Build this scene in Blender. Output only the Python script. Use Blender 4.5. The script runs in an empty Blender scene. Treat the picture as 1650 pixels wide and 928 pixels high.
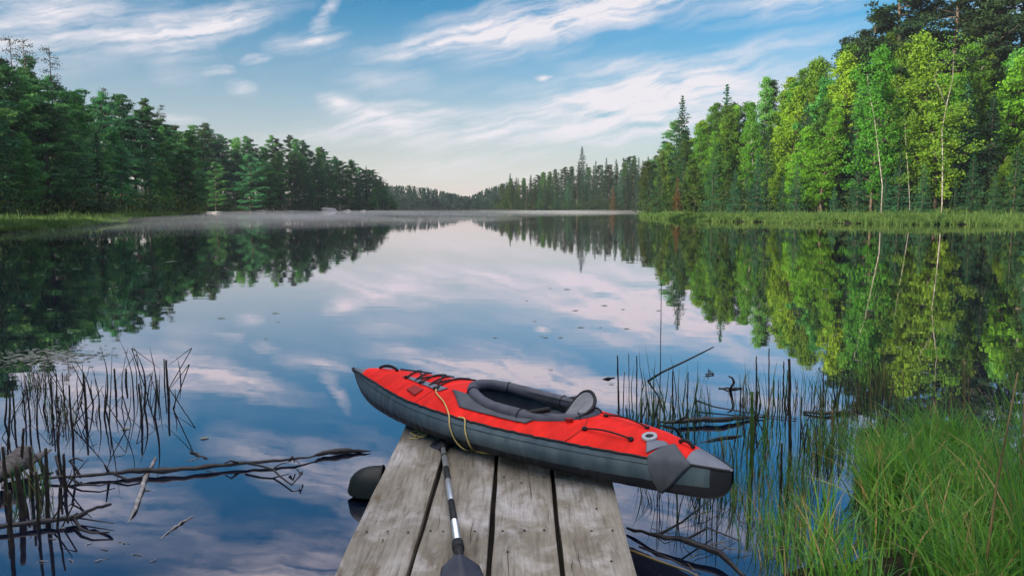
import bpy, bmesh, math, random
import numpy as np
from mathutils import Vector, Matrix
random.seed(7); rng = np.random.default_rng(7)
R = math.radians
C = bpy.context.scene.collection
SC = bpy.context.scene

# ------------------------------------------------------------------ camera
FPX, W0, H0, HOR = 1250.0, 1650, 928, 332.0
CAMZ = 1.70
PITCH = math.atan((H0/2 - HOR)/FPX)
cam = bpy.data.cameras.new('camera'); camo = bpy.data.objects.new('camera', cam); C.objects.link(camo)
camo.location = (0, 0, CAMZ); camo.rotation_euler = (math.pi/2 - PITCH, 0, 0)
cam.sensor_width = 36; cam.lens = 36*FPX/W0; cam.clip_start = 0.05; cam.clip_end = 6000
SC.camera = camo

def ray(px, py):
    u, v = (px - W0/2)/FPX, -(py - H0/2)/FPX
    c, s = math.cos(PITCH), math.sin(PITCH)
    return Vector((u, c + v*s, -s + v*c))
def at(px, py, z=0.0):                       # where the sight line meets height z
    d = ray(px, py); t = (z - CAMZ)/d.z
    return Vector((d.x*t, d.y*t, z))
def atd(px, py, D):                          # where it meets distance D (along y)
    d = ray(px, py); t = D/d.y
    return Vector((d.x*t, D, CAMZ + d.z*t))

# ------------------------------------------------------------------ light
SUN_EL, SUN_AZ = R(12), R(-124)              # azimuth from +Y, clockwise towards +X
w = bpy.data.worlds.new('World'); SC.world = w; w.use_nodes = True
NT = w.node_tree; N = NT.nodes; L = NT.links; N.clear()
def nd(t, **k):
    n = N.new(t)
    for a, b in k.items(): setattr(n, a, b)
    return n
def wmath(op, a, b=None, c=None, clamp=False):
    n = nd('ShaderNodeMath', operation=op); n.use_clamp = clamp
    for i, v in enumerate((a, b, c)):
        if v is None: continue
        if isinstance(v, (int, float)): n.inputs[i].default_value = v
        else: L.new(v, n.inputs[i])
    return n.outputs[0]
out = nd('ShaderNodeOutputWorld'); bg = nd('ShaderNodeBackground'); L.new(bg.outputs[0], out.inputs[0])
sky = nd('ShaderNodeTexSky', sky_type='NISHITA'); sky.sun_disc = False
sky.sun_elevation = SUN_EL; sky.sun_rotation = SUN_AZ; sky.air_density = 1.0; sky.dust_density = 0.6; sky.ozone_density = 1.5
tc = nd('ShaderNodeTexCoord'); sp = nd('ShaderNodeSeparateXYZ'); L.new(tc.outputs['Generated'], sp.inputs[0])
az = wmath('ARCTAN2', sp.outputs[0], sp.outputs[1]); el = wmath('ARCSINE', sp.outputs[2])
cb = nd('ShaderNodeCombineXYZ'); L.new(az, cb.inputs[0]); L.new(el, cb.inputs[1])
AE = cb.outputs[0]
def azel(px, py):
    d = ray(px, py).normalized(); return math.atan2(d.x, d.y), math.asin(d.z)
# domain warp so that every cirrus edge frays
wn = nd('ShaderNodeTexNoise'); wn.inputs['Scale'].default_value = 15; wn.inputs['Detail'].default_value = 10; L.new(AE, wn.inputs['Vector'])
ws = nd('ShaderNodeVectorMath', operation='SUBTRACT'); L.new(wn.outputs['Color'], ws.inputs[0]); ws.inputs[1].default_value = (.5,.5,.5)
wm = nd('ShaderNodeVectorMath', operation='MULTIPLY'); L.new(ws.outputs[0], wm.inputs[0]); wm.inputs[1].default_value = (.080,.020,0)
wa = nd('ShaderNodeVectorMath', operation='ADD'); L.new(AE, wa.inputs[0]); L.new(wm.outputs[0], wa.inputs[1])
AW = wa.outputs[0]
def fibre(rot, sx, sy, detail, seed):
    m = nd('ShaderNodeMapping'); L.new(AW, m.inputs[0]); m.inputs['Rotation'].default_value = (0,0,-rot); m.inputs['Scale'].default_value = (1,1,1)
    m2 = nd('ShaderNodeMapping'); L.new(m.outputs[0], m2.inputs[0]); m2.inputs['Scale'].default_value = (sx, sy, 1); m2.inputs['Location'].default_value = (seed, seed*.7, 0)
    n = nd('ShaderNodeTexNoise'); n.inputs['Scale'].default_value = 1; n.inputs['Detail'].default_value = detail; n.inputs['Roughness'].default_value = .6
    L.new(m2.outputs[0], n.inputs['Vector']); return n.outputs[0]
f1 = fibre(R(14), 7, 75, 8, 3.1); f2 = fibre(R(5), 12, 48, 9, 7.7); f3 = fibre(R(20), 3, 14, 5, 1.3)
acc = None
# cirrus bands: from-pixel, to-pixel, half thickness in px, density
BANDS = [
 (575,92, 830,40, 12, .9),(690,52, 1150,-20, 26, 1.1),(640,95,1040,20, 16,.5),(740,105,960,60,14,.35),
 (480,200,820,205,28,.75),(500,160,590,168,13,.9),(560,190,720,180,16,.5),(780,195,1330,110,44,1.0),(760,225,1250,165,34,.65),(900,110,1130,95,12,.4),(930,150,1180,125,16,.4),
 (-80,40,260,-5,60,.8),(180,70,480,5,20,1.1),(230,110,330,60,40,.35),(385,95,440,90,6,.95),(318,115,370,105,6,.9),(360,128,410,150,9,.5),(430,75,560,60,13,.7),(505,70,545,-20,10,.7),
 (855,124,882,124,4,.8),(1080,30,1480,-30,22,.55),(1100,100,1450,30,14,.35),(600,265,900,262,26,.35),(400,225,560,215,10,.3),
 (240,195,330,190,6,.5),(530,130,700,125,18,.35),
 (380,-110,760,-190,40,.75),(300,-60,440,-120,24,.6),(700,-90,1000,-130,36,.55),(560,-230,1100,-260,60,.7),(200,-330,800,-420,70,.6),
 (950,-160,1300,-260,30,.6),(-300,-120,250,-220,60,.6),(1300,-80,1800,-200,50,.5),(0,-480,900,-600,80,.5),(-200,120,100,80,40,.5),(1500,-10,1900,-60,40,.6)]
for (x0,y0,x1,y1,th,amp) in BANDS:
    a0,e0 = azel(x0,y0); a1,e1 = azel(x1,y1)
    m = nd('ShaderNodeMapping', vector_type='TEXTURE'); L.new(AW, m.inputs[0])
    m.inputs['Location'].default_value = ((a0+a1)/2,(e0+e1)/2,0)
    m.inputs['Rotation'].default_value = (0,0,math.atan2(e1-e0,a1-a0))
    m.inputs['Scale'].default_value = (math.hypot(a1-a0,e1-e0)/2*1.25, th/FPX*1.55, 1)
    g = nd('ShaderNodeTexGradient', gradient_type='SPHERICAL'); L.new(m.outputs[0], g.inputs[0])
    g = g.outputs[1]
    acc = wmath('MULTIPLY_ADD', g, amp*1.35, acc if acc is not None else 0.0)
fib = wmath('MULTIPLY_ADD', f1, 1.1, wmath('MULTIPLY', f2, .9))
fib = wmath('MULTIPLY', wmath('SUBTRACT', fib, .74, clamp=True), 1.85)
veil = wmath('MULTIPLY', wmath('SUBTRACT', f3, .48, clamp=True), 1.1)
mask = wmath('MULTIPLY_ADD', acc, wmath('MULTIPLY', fib, 1.9), wmath('MULTIPLY', veil, fib))
mask = wmath('MULTIPLY', mask, .70, clamp=True)
lowfade = wmath('MULTIPLY_ADD', wmath('ABSOLUTE', el), -3.6, 1.0, clamp=True)       # moist air paler near the horizon
lowfade = wmath('MULTIPLY', wmath('POWER', lowfade, 1.6), .85, clamp=True)
def mix(f, a, b, bt='MIX'):
    n = nd('ShaderNodeMix', data_type='RGBA', blend_type=bt)
    for i, v in ((0,f),(6,a),(7,b)):
        if isinstance(v, (int,float)): n.inputs[i].default_value = v
        elif isinstance(v, tuple): n.inputs[i].default_value = (*v,1)
        else: L.new(v, n.inputs[i])
    return n.outputs[2]
SKYTINT = (.06,.58,.84); LOWC = (5.3,4.0,3.55); CLOUDC = (4.7,4.5,4.8); HIGHC = (13.2,12.9,13.0)
c0 = mix(1.0, sky.outputs[0], SKYTINT, 'MULTIPLY')
deep = wmath('MULTIPLY', wmath('SUBTRACT', el, R(12), clamp=True), 3.4, clamp=True)   # deeper blue higher up
c0 = mix(deep, c0, mix(1.0, c0, (.54,.56,.66), 'MULTIPLY'))
c0 = mix(lowfade, c0, LOWC)
c0 = mix(mask, c0, CLOUDC)
high = wmath('MULTIPLY', wmath('SUBTRACT', el, R(36), clamp=True), 2.6, clamp=True)   # unseen bright veil added overhead to lift the shaded dock and trees
c0 = mix(high, c0, HIGHC)
L.new(c0, bg.inputs[0]); bg.inputs[1].default_value = 0.08

sl = bpy.data.lights.new('sun', 'SUN'); slo = bpy.data.objects.new('sun', sl); C.objects.link(slo)
sl.energy = 5.0; sl.angle = R(0.5); sl.color = (1, .87, .66)
sd = Vector((math.sin(SUN_AZ)*math.cos(SUN_EL), math.cos(SUN_AZ)*math.cos(SUN_EL), math.sin(SUN_EL)))
slo.rotation_euler = sd.to_track_quat('Z','Y').to_euler(); slo.location = sd*100
SC.view_settings.view_transform = 'Standard'; SC.view_settings.look = 'None'; SC.view_settings.gamma = 1
SC.view_settings.exposure = 1.2; SC.view_settings.use_curve_mapping = False
SC.cycles.max_bounces = 6; SC.cycles.transparent_max_bounces = 8; SC.cycles.volume_bounces = 0
SC.cycles.caustics_reflective = False; SC.cycles.caustics_refractive = False
SC.cycles.use_denoising = True

# ------------------------------------------------------------------ materials
def material(name, col, rough=.6, spec=.3, noise=None, bump=None, col2=None, metal=0, translucent=0, rnd=0.0, ior=None, mapscale=None, coords='Object'):
    m = bpy.data.materials.new(name); m.use_nodes = True; nt = m.node_tree; n = nt.nodes; l = nt.links
    b = n['Principled BSDF']; b.inputs['Base Color'].default_value = (*col,1); b.inputs['Roughness'].default_value = rough
    b.inputs['Specular IOR Level'].default_value = spec; b.inputs['Metallic'].default_value = metal
    if ior: b.inputs['IOR'].default_value = ior
    cur = None
    t = n.new('ShaderNodeTexCoord'); vec = t.outputs[coords]
    if mapscale:
        mp = n.new('ShaderNodeMapping'); mp.inputs['Scale'].default_value = mapscale; l.new(vec, mp.inputs[0]); vec = mp.outputs[0]
    if noise:
        tx = n.new('ShaderNodeTexNoise'); tx.inputs['Scale'].default_value = noise; tx.inputs['Detail'].default_value = 6; l.new(vec, tx.inputs['Vector'])
        rp = n.new('ShaderNodeValToRGB'); rp.color_ramp.elements[0].position = .35; rp.color_ramp.elements[1].position = .68
        rp.color_ramp.elements[0].color = (*col,1); rp.color_ramp.elements[1].color = (*(col2 or tuple(min(1,c*1.5) for c in col)),1)
        l.new(tx.outputs[0], rp.inputs[0]); cur = rp.outputs[0]
    if rnd:
        oi = n.new('ShaderNodeObjectInfo'); hs = n.new('ShaderNodeHueSaturation')
        if cur: l.new(cur, hs.inputs['Color'])
        else: hs.inputs['Color'].default_value = (*col,1)
        a = n.new('ShaderNodeMapRange'); a.inputs[3].default_value = 1-rnd; a.inputs[4].default_value = 1+rnd*1.2; l.new(oi.outputs['Random'], a.inputs[0]); l.new(a.outputs[0], hs.inputs['Value'])
        fr = n.new('ShaderNodeMath'); fr.operation = 'MULTIPLY'; fr.inputs[1].default_value = 7.31; l.new(oi.outputs['Random'], fr.inputs[0])
        fr2 = n.new('ShaderNodeMath'); fr2.operation = 'FRACT'; l.new(fr.outputs[0], fr2.inputs[0])
        a2 = n.new('ShaderNodeMapRange'); a2.inputs[3].default_value = .5-rnd*.07; a2.inputs[4].default_value = .5+rnd*.07; l.new(fr2.outputs[0], a2.inputs[0]); l.new(a2.outputs[0], hs.inputs['Hue'])
        cur = hs.outputs[0]
    if cur: l.new(cur, b.inputs['Base Color'])
    if bump:
        bt = n.new('ShaderNodeTexNoise'); bt.inputs['Scale'].default_value = bump[0]; bt.inputs['Detail'].default_value = 5; l.new(vec, bt.inputs['Vector'])
        bn = n.new('ShaderNodeBump'); bn.inputs['Strength'].default_value = bump[1]; bn.inputs['Distance'].default_value = bump[2]; l.new(bt.outputs[0], bn.inputs['Height']); l.new(bn.outputs[0], b.inputs['Normal'])
    if translucent:
        tr = n.new('ShaderNodeBsdfTranslucent'); mx = n.new('ShaderNodeMixShader'); mx.inputs[0].default_value = translucent
        if cur: l.new(cur, tr.inputs[0])
        else: tr.inputs[0].default_value = (*col,1)
        l.new(b.outputs[0], mx.inputs[1]); l.new(tr.outputs[0], mx.inputs[2]); l.new(mx.outputs[0], n['Material Output'].inputs[0])
    return m
M = {}
M['ground'] = material('forest floor', (.010,.009,.006), .9, .15, noise=.6, col2=(.020,.017,.010), bump=(2,.6,.2))
M['mud'] = M['ground']
M['pine'] = material('pine needles', (.026,.115,.036), .7, .2, noise=.5, col2=(.085,.25,.065), translucent=.2, rnd=.55)
M['spruce'] = material('spruce needles', (.014,.075,.038), .7, .2, noise=.6, col2=(.035,.14,.06), translucent=.2, rnd=.35)
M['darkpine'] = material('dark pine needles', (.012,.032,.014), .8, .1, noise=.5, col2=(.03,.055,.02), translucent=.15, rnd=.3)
M['leaf'] = material('birch leaves', (.055,.15,.010), .55, .3, noise=.45, col2=(.11,.25,.018), translucent=.35, rnd=.45)
M['leaf_bright'] = material('maple leaves', (.09,.22,.010), .55, .3, noise=.45, col2=(.18,.34,.020), translucent=.35, rnd=.25)
M['leaf_dark'] = material('shade leaves', (.028,.16,.034), .6, .25, noise=.5, col2=(.085,.28,.05), translucent=.3, rnd=.35)
M['leaf_olive'] = material('olive leaves', (.022,.065,.010), .6, .25, noise=.5, col2=(.07,.14,.018), translucent=.3, rnd=.45)
M['rusty'] = material('rusty needles', (.16,.06,.02), .8, .1, noise=.8, col2=(.10,.08,.02), translucent=.2)
M['bark'] = material('grey bark', (.07,.055,.045), .9, .1, noise=3, col2=(.14,.11,.09))
M['birchbark'] = material('birch bark', (.10,.08,.07), .7, .2, noise=2.4, col2=(.36,.34,.31), mapscale=(1,1,2))
M['deadbark'] = material('dead bark', (.10,.085,.075), .9, .1, noise=2, col2=(.18,.16,.15))
M['far'] = material('far forest', (.014,.036,.028), .8, .1, noise=.08, col2=(.026,.056,.036), translucent=.15)
M['under'] = material('undergrowth', (.022,.05,.016), .8, .1, noise=.3, col2=(.06,.10,.025), translucent=.2)
M['bankgrass'] = material('bank sedge', (.045,.10,.022), .7, .2, noise=.45, col2=(.10,.17,.04), translucent=.3)

# ------------------------------------------------------------------ mesh helpers
def tag(o, label=None, cat=None, group=None, kind=None):
    if label: o['label'] = label
    if cat: o['category'] = cat
    if group: o['group'] = group
    if kind: o['kind'] = kind
    return o
def link(name, me, parent=None):
    o = bpy.data.objects.new(name, me); C.objects.link(o)
    if parent: o.parent = parent
    return o
def empty(name, loc=(0,0,0), rz=0):
    o = bpy.data.objects.new(name, None); C.objects.link(o); o.location = loc; o.rotation_euler = (0,0,rz); o.empty_display_size = .2
    return o
def npmesh(name, V, F, mats, mi=None, smooth=False):
    """V (n,3); F (m,k) array, all faces k-sided"""
    V = np.asarray(V, np.float32); F = np.asarray(F, np.int32)
    me = bpy.data.meshes.new(name); m, k = F.shape
    me.vertices.add(len(V)); me.vertices.foreach_set('co', V.ravel())
    me.loops.add(m*k); me.loops.foreach_set('vertex_index', F.ravel())
    me.polygons.add(m); me.polygons.foreach_set('loop_start', np.arange(0, m*k, k, dtype=np.int32))
    for x in (mats if isinstance(mats, (list,tuple)) else [mats]): me.materials.append(x)
    if mi is not None: me.polygons.foreach_set('material_index', np.asarray(mi, np.int32))
    me.polygons.foreach_set('use_smooth', np.full(m, smooth))
    me.update(calc_edges=True); me.validate(); return me
class MB:
    """collects vertices and faces of one mesh"""
    def __init__(s): s.v = []; s.f = []; s.m = []
    def tube(s, pts, rad, n=6, mi=0, cap=True, flat=1.0):
        pts = [Vector(p) for p in pts]
        if isinstance(rad, (int,float)): rad = [rad]*len(pts)
        base = len(s.v); up = Vector((0,0,1)); prev = None
        for i, p in enumerate(pts):
            d = (pts[min(i+1,len(pts)-1)] - pts[max(i-1,0)])
            d = d.normalized() if d.length > 1e-9 else Vector((0,0,1))
            a = prev - d*prev.dot(d) if prev is not None else d.cross(up if abs(d.z) < .95 else Vector((1,0,0)))
            if a.length < 1e-6: a = d.orthogonal()
            a.normalize(); prev = a; b = d.cross(a)
            for k in range(n):
                t = 2*math.pi*k/n; s.v.append(p + a*math.cos(t)*rad[i] + b*math.sin(t)*rad[i]*flat)
        for i in range(len(pts)-1):
            for k in range(n):
                k2 = (k+1)%n; s.f.append((base+i*n+k, base+i*n+k2, base+(i+1)*n+k2, base+(i+1)*n+k)); s.m.append(mi)
        if cap:
            s.f.append(tuple(base+k for k in reversed(range(n)))); s.m.append(mi)
            e = base+(len(pts)-1)*n; s.f.append(tuple(e+k for k in range(n))); s.m.append(mi)
    def grid(s, P, mi=0, keep=None, close=False):
        """P[i][j] -> quads"""
        base = len(s.v); ni, nj = len(P), len(P[0])
        for r in P: s.v.extend(Vector(p) for p in r)
        for i in range(ni-1):
            for j in range(nj if close else nj-1):
                j2 = (j+1) % nj
                if keep and not keep(i,j): continue
                s.f.append((base+i*nj+j, base+(i+1)*nj+j, base+(i+1)*nj+j2, base+i*nj+j2)); s.m.append(mi)
    def box(s, c, d, rz=0, mi=0):
        base = len(s.v); c = Vector(c); m = Matrix.Rotation(rz,3,'Z')
        for x in (-1,1):
            for y in (-1,1):
                for z in (-1,1): s.v.append(c + m @ Vector((x*d[0]/2,y*d[1]/2,z*d[2]/2)))
        for q in ((0,1,3,2),(4,6,7,5),(0,4,5,1),(2,3,7,6),(0,2,6,4),(1,5,7,3)): s.f.append(tuple(base+i for i in q)); s.m.append(mi)
    def poly(s, pts, mi=0):
        base = len(s.v); s.v.extend(Vector(p) for p in pts); s.f.append(tuple(range(base, base+len(pts)))); s.m.append(mi)
    def mesh(s, name, mats, smooth=True):
        me = bpy.data.meshes.new(name); me.from_pydata([tuple(v) for v in s.v], [], s.f)
        for x in (mats if isinstance(mats,(list,tuple)) else [mats]): me.materials.append(x)
        me.polygons.foreach_set('material_index', s.m); me.polygons.foreach_set('use_smooth', [smooth]*len(s.f)); me.update(); me.validate(); return me
    def build(s, name, mats, parent=None, smooth=True, offset=None):
        me = s.mesh(name, mats, smooth)
        return link(name, me, parent)
def cards(cen, size, aspect=1.0, flat=0.0, axis=None):
    """leaf-shaped quads: centres (n,3); axis (n,3) long direction; flat: pull the normal towards up"""
    n = len(cen); cen = np.asarray(cen); size = np.broadcast_to(np.asarray(size, float), (n,))
    nor = rng.normal(size=(n,3)); nor[:,2] = nor[:,2] + flat*np.sign(nor[:,2]+1e-9)*2
    a = rng.normal(size=(n,3)) if axis is None else np.asarray(axis) + rng.normal(size=(n,3))*.25
    nor /= np.linalg.norm(nor,axis=1)[:,None]
    a = a - nor*(a*nor).sum(1)[:,None]; a /= np.linalg.norm(a,axis=1)[:,None]+1e-9
    b = np.cross(nor, a)
    s = size[:,None]
    V = np.stack([cen - a*s*.5, cen + b*s*.32*aspect + nor*s*.08 - a*s*.05, cen + a*s*.5, cen - b*s*.32*aspect + nor*s*.08 - a*s*.05], 1).reshape(-1,3)
    F = np.arange(n*4).reshape(n,4)
    return V, F

# ------------------------------------------------------------------ lake and terrain
LAKE = np.array([(-3,-1.5),(-15,-8),(-40,-16),(-52,6),(-50,32),(-32,49),(-34,59),(-38,76),(-46,105),(-61,150),(-71,180),(-72,212),(-58,236),(-40,265),
 (-46,330),(-66,432),(-30,436),(-12,400),(-6,322),(2,308),(18,300),(44,268),(58,215),(42,150),(22,122),(20,92),(27,79),(37,73),(46,68),
 (72,58),(80,30),(50,12),(14,5.6),(6.2,5.0),(4.0,4.6),(2.6,4.1),(1.75,3.62),(1.3,3.5),(1.0,3.28),(.75,3.35),(.62,2.5),(.62,.5),(.62,-1.5)], float)
def sdist(P, poly):
    """positive on land, negative in the lake"""
    P = np.asarray(P,float); A = poly; B = np.roll(poly,-1,0); dmin = np.full(len(P),1e9); ins = np.zeros(len(P),bool)
    for a,b in zip(A,B):
        ab = b-a; t = np.clip(((P-a)@ab)/(ab@ab),0,1); d = np.linalg.norm(P-a-t[:,None]*ab,axis=1); dmin = np.minimum(dmin,d)
        c = (a[1]>P[:,1])!=(b[1]>P[:,1]); xi = (b[0]-a[0])*(P[:,1]-a[1])/((b[1]-a[1])+1e-12)+a[0]; ins ^= c & (P[:,0]<xi)
    return np.where(ins,-dmin,dmin)
def hgt(P):
    P = np.asarray(P,float); d = sdist(P,LAKE); x,y = P[:,0],P[:,1]
    r = np.hypot(x,y)
    hill = np.clip(d-22,0,160)*.10
    hill = hill*np.where(y>415,.45,1.0)*(1+.25*np.sin(x*.021+1)*np.cos(y*.017))
    z = np.where(d<0, np.maximum(d*.35,-1.2), np.minimum(d*.12,.22)) + hill
    z = np.where((d>0)&(r>40), z + .12*np.sin(x*.9)*np.sin(y*.7)*np.clip(d/4,0,1), z)
    return z
nr, na = 150, 360
rr = 0.6*(1500/0.6)**(np.linspace(0,1,nr)); th = np.linspace(0,2*np.pi,na,endpoint=False)
X = rr[:,None]*np.sin(th); Y = rr[:,None]*np.cos(th); XY = np.stack([X,Y],-1).reshape(-1,2)
Z = hgt(XY); V = np.column_stack([XY,Z]); V = np.vstack([V,[0,0,hgt([(0,0)])[0]]])
i,j = np.meshgrid(np.arange(nr-1),np.arange(na),indexing='ij'); i=i.ravel(); j=j.ravel(); j2=(j+1)%na
F = np.column_stack([i*na+j,(i+1)*na+j,(i+1)*na+j2,i*na+j2])
fan = np.column_stack([np.full(na,nr*na),np.arange(na),(np.arange(na)+1)%na,(np.arange(na)+1)%na])
bm0 = npmesh('ground',V,F,M['ground'],smooth=True)
tag(link('ground',bm0),kind='structure')

# water
wmat = bpy.data.materials.new('lake water'); wmat.use_nodes = True; n = wmat.node_tree.nodes; l = wmat.node_tree.links; b = n['Principled BSDF']
b.inputs['Base Color'].default_value = (.003,.006,.018,1); b.inputs['Roughness'].default_value = .015; b.inputs['IOR'].default_value = 2.3; b.inputs['Specular IOR Level'].default_value = .5
t = n.new('ShaderNodeTexCoord')
def wv(scale, sx, sy, strength, dist, prev=None, det=3):
    mp = n.new('ShaderNodeMapping'); mp.inputs['Scale'].default_value = (sx,sy,1); l.new(t.outputs['Object'], mp.inputs[0])
    x = n.new('ShaderNodeTexNoise'); x.inputs['Scale'].default_value = scale; x.inputs['Detail'].default_value = det; l.new(mp.outputs[0], x.inputs['Vector'])
    u = n.new('ShaderNodeBump'); u.inputs['Strength'].default_value = strength; u.inputs['Distance'].default_value = dist; l.new(x.outputs[0], u.inputs['Height'])
    if prev: l.new(prev, u.inputs['Normal'])
    return u.outputs[0]
nn = wv(.12,.6,1.0,.5,.012); nn = wv(1.1,.5,1,.35,.0045,nn); nn = wv(3.5,.7,1,.2,.0012,nn)
l.new(nn, b.inputs['Normal'])
gl_=n.new('ShaderNodeBsdfGlossy'); gl_.inputs['Roughness'].default_value=.012; gl_.inputs['Color'].default_value=(1,.93,.97,1); l.new(nn,gl_.inputs['Normal'])
fz=n.new('ShaderNodeFresnel'); fz.inputs['IOR'].default_value=1.333; l.new(nn,fz.inputs['Normal'])
pw=n.new('ShaderNodeMath'); pw.operation='POWER'; pw.inputs[1].default_value=.33; l.new(fz.outputs[0],pw.inputs[0])
ms=n.new('ShaderNodeMixShader'); l.new(pw.outputs[0],ms.inputs[0]); l.new(b.outputs[0],ms.inputs[1]); l.new(gl_.outputs[0],ms.inputs[2]); l.new(ms.outputs[0],n['Material Output'].inputs[0]); b.inputs['Specular IOR Level'].default_value=0
wb = MB(); wb.poly([(-900,-900,0),(900,-900,0),(900,900,0),(-900,900,0)])
tag(wb.build('lake_water', wmat, smooth=False), kind='structure')

# ------------------------------------------------------------------ tree prototypes
PROTO = {}
def sub(n): return rng.random(n)
def curve_pts(p0, p1, sag, n=6):
    p0, p1 = Vector(p0), Vector(p1)
    return [p0.lerp(p1, i/(n-1)) + Vector((0,0,-sag*math.sin(math.pi*i/(n-1)))) for i in range(n)]
def proto_spruce(h, rad, nw, seed, narrow=.85, gap=.12):
    random.seed(seed); tb = MB(); tb.tube([(0,0,-.5),(random.uniform(-.1,.1),0,h*.5),(0,0,h*.99)],[h*.012,h*.007,.015],7)
    cen=[]; ax=[]; sz=[]
    for k in range(nw):
        f = k/(nw-1); z = h*(.05+.95*f**.9); lb = rad*(1-f)**narrow*(.75+.5*random.random())+.12
        if random.random() < gap: lb *= .45
        nb = 7 if f < .8 else 5
        a0 = random.random()*6.28
        for q in range(nb):
            a = a0+q*6.283/nb+random.uniform(-.3,.3); lq = lb*random.uniform(.65,1.15); dz = -lq*random.uniform(.18,.42) if f<.75 else lq*.1
            m = max(5,int(lq*11))
            t = (rng.random(m))**.75; side = rng.normal(size=m)*.13*lq*(1-t*.6)
            x = np.cos(a)*lq*t - np.sin(a)*side; y = np.sin(a)*lq*t+np.cos(a)*side; zz = z+dz*t+lq*.10*t**3 - np.abs(side)*.35 + rng.normal(size=m)*.04
            cen.append(np.column_stack([x,y,zz])); ax.append(np.tile([np.cos(a),np.sin(a),-.35],(m,1))); sz.append(np.full(m,.30)*(0.7+.6*rng.random(m)))
            if q%3==0 and lq>.6: tb.tube([(0,0,z),(math.cos(a)*lq*.9,math.sin(a)*lq*.9,z+dz*.9)],[.025,.008],4,cap=False)
    V,F = cards(np.vstack(cen),np.concatenate(sz),.8,.3,np.vstack(ax)); return tb,V,F
def proto_pine(h, rad, nb, seed, low=.25, top=1.0, tuft=.75):
    random.seed(seed); tb = MB(); bend = random.uniform(-.5,.5)
    tp = [(0,0,-.5),(bend*.5,0,h*.4),(bend,random.uniform(-.3,.3),h*.75),(bend*.7,0,h*.98)]
    tb.tube(tp,[h*.015,h*.011,h*.006,.03],7)
    cen=[];
    for k in range(nb):
        f = low+(top-low)*(k+random.random())/nb; z = h*f; env = math.sin(min(1,(1-f)/(1-low)*1.15+.12)*math.pi*.62)
        lq = rad*env*random.uniform(.45,1.15)+.3; a = random.random()*6.283; rise = lq*random.uniform(-.05,.35)
        x0 = bend*min(1,f*1.2)
        e = Vector((x0+math.cos(a)*lq,math.sin(a)*lq,z+rise)); tb.tube(curve_pts((x0,0,z),e,lq*.06,4),[h*.004,.03,.02,.01],4,cap=False)
        for q in range(int(3+lq*2.6)):
            t = random.uniform(.3,1.05); c = Vector((x0,0,z)).lerp(e,t)+Vector((random.gauss(0,.3)*lq*.4,random.gauss(0,.3)*lq*.4,random.gauss(0,.12)))
            m = 34; r = tuft*random.uniform(.5,1); p = rng.normal(size=(m,3)); p /= np.linalg.norm(p,axis=1)[:,None]; p *= (rng.random(m)**.4)[:,None]*r; p[:,2] *= .38; p[:,2] += .12*r
            cen.append(p+np.array(c))
    cc = np.vstack(cen); V,F = cards(cc,.27*(0.6+.7*rng.random(len(cc))),.75,.2); return tb,V,F
def proto_broad(h, rad, nl, seed, low=.22, leaf=.25, multi=1):
    random.seed(seed); tb = MB(); cen=[]
    for st in range(multi):
        lean = Vector((random.uniform(-.08,.08)*h,random.uniform(-.08,.08)*h,0)); off = Vector((random.uniform(-.3,.3),random.uniform(-.3,.3),0)) if multi>1 else Vector()
        def tp(f): return off+lean*f**1.5+Vector((.012*h*math.sin(f*7+seed),.01*h*math.cos(f*5+seed),h*f*.96))
        tb.tube([tp(i/9)-Vector((0,0,.5 if i==0 else 0)) for i in range(10)],[h*(.0085*(1-i/9)+.0012) for i in range(10)],7)
        for k in range(nl//multi):
            f = low+(1-low)*(k+random.random())/(nl//multi); p = tp(min(f,.98)); u_ = (f-low)/(1-low); env = 1.62*(u_+.10)**.45*(1.02-u_)**.95
            lq = rad*env*random.uniform(.45,1.18)+.18; a = k*2.4+random.uniform(-.6,.6); up = lq*random.uniform(.15,.75)
            e = p+Vector((math.cos(a)*lq,math.sin(a)*lq,up*(1-.3*f)))
            tb.tube(curve_pts(p,e,lq*.08,4),[h*.0045,.03,.018,.008],4,cap=False)
            for q in range(int(2+lq*1.8)):
                t = random.uniform(.35,1.12); c = p.lerp(e,t)+Vector((random.gauss(0,.28),random.gauss(0,.28),random.gauss(0,.28)))*lq*.5
                m = 42; r = random.uniform(.35,.80); d = rng.normal(size=(m,3)); d /= np.linalg.norm(d,axis=1)[:,None]; d *= (rng.random(m)**.45)[:,None]*r; d[:,2]*=.65
                cen.append(d+np.array(c))
    cc = np.vstack(cen); V,F = cards(cc,leaf*(.6+.7*rng.random(len(cc))),1.15,.15); return tb,V,F
def proto_snag(h, nb, seed, leaves=True):
    random.seed(seed); tb = MB(); tb.tube([(0,0,-.5),(.1,0,h*.5),(-.05,.1,h*.99)],[h*.011,h*.006,.02],6); cen=[np.zeros((1,3))+[0,0,h*.97]]
    for k in range(nb):
        f = .35+.64*(k+random.random())/nb; a = random.random()*6.283; lq = (1.1-f)*h*.16*random.uniform(.4,1.2)+.3
        e = (math.cos(a)*lq,math.sin(a)*lq,h*f+lq*random.uniform(-.2,.3)); tb.tube(curve_pts((0,0,h*f),e,-.05,3),[.035,.02,.008],4,cap=False)
        for q in range(3):
            t = random.uniform(.4,1); s2 = Vector((0,0,h*f)).lerp(Vector(e),t); tb.tube([s2,s2+Vector((random.gauss(0,.3),random.gauss(0,.3),random.uniform(-.1,.25)))*lq*.5],[.014,.005],3,cap=False)
            if random.random()<.6: cen.append(np.array(s2)+rng.normal(size=(14,3))*[.22,.22,.12])
    cc = np.vstack(cen); V,F = cards(cc,.16,.7); return tb,V,F
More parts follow.
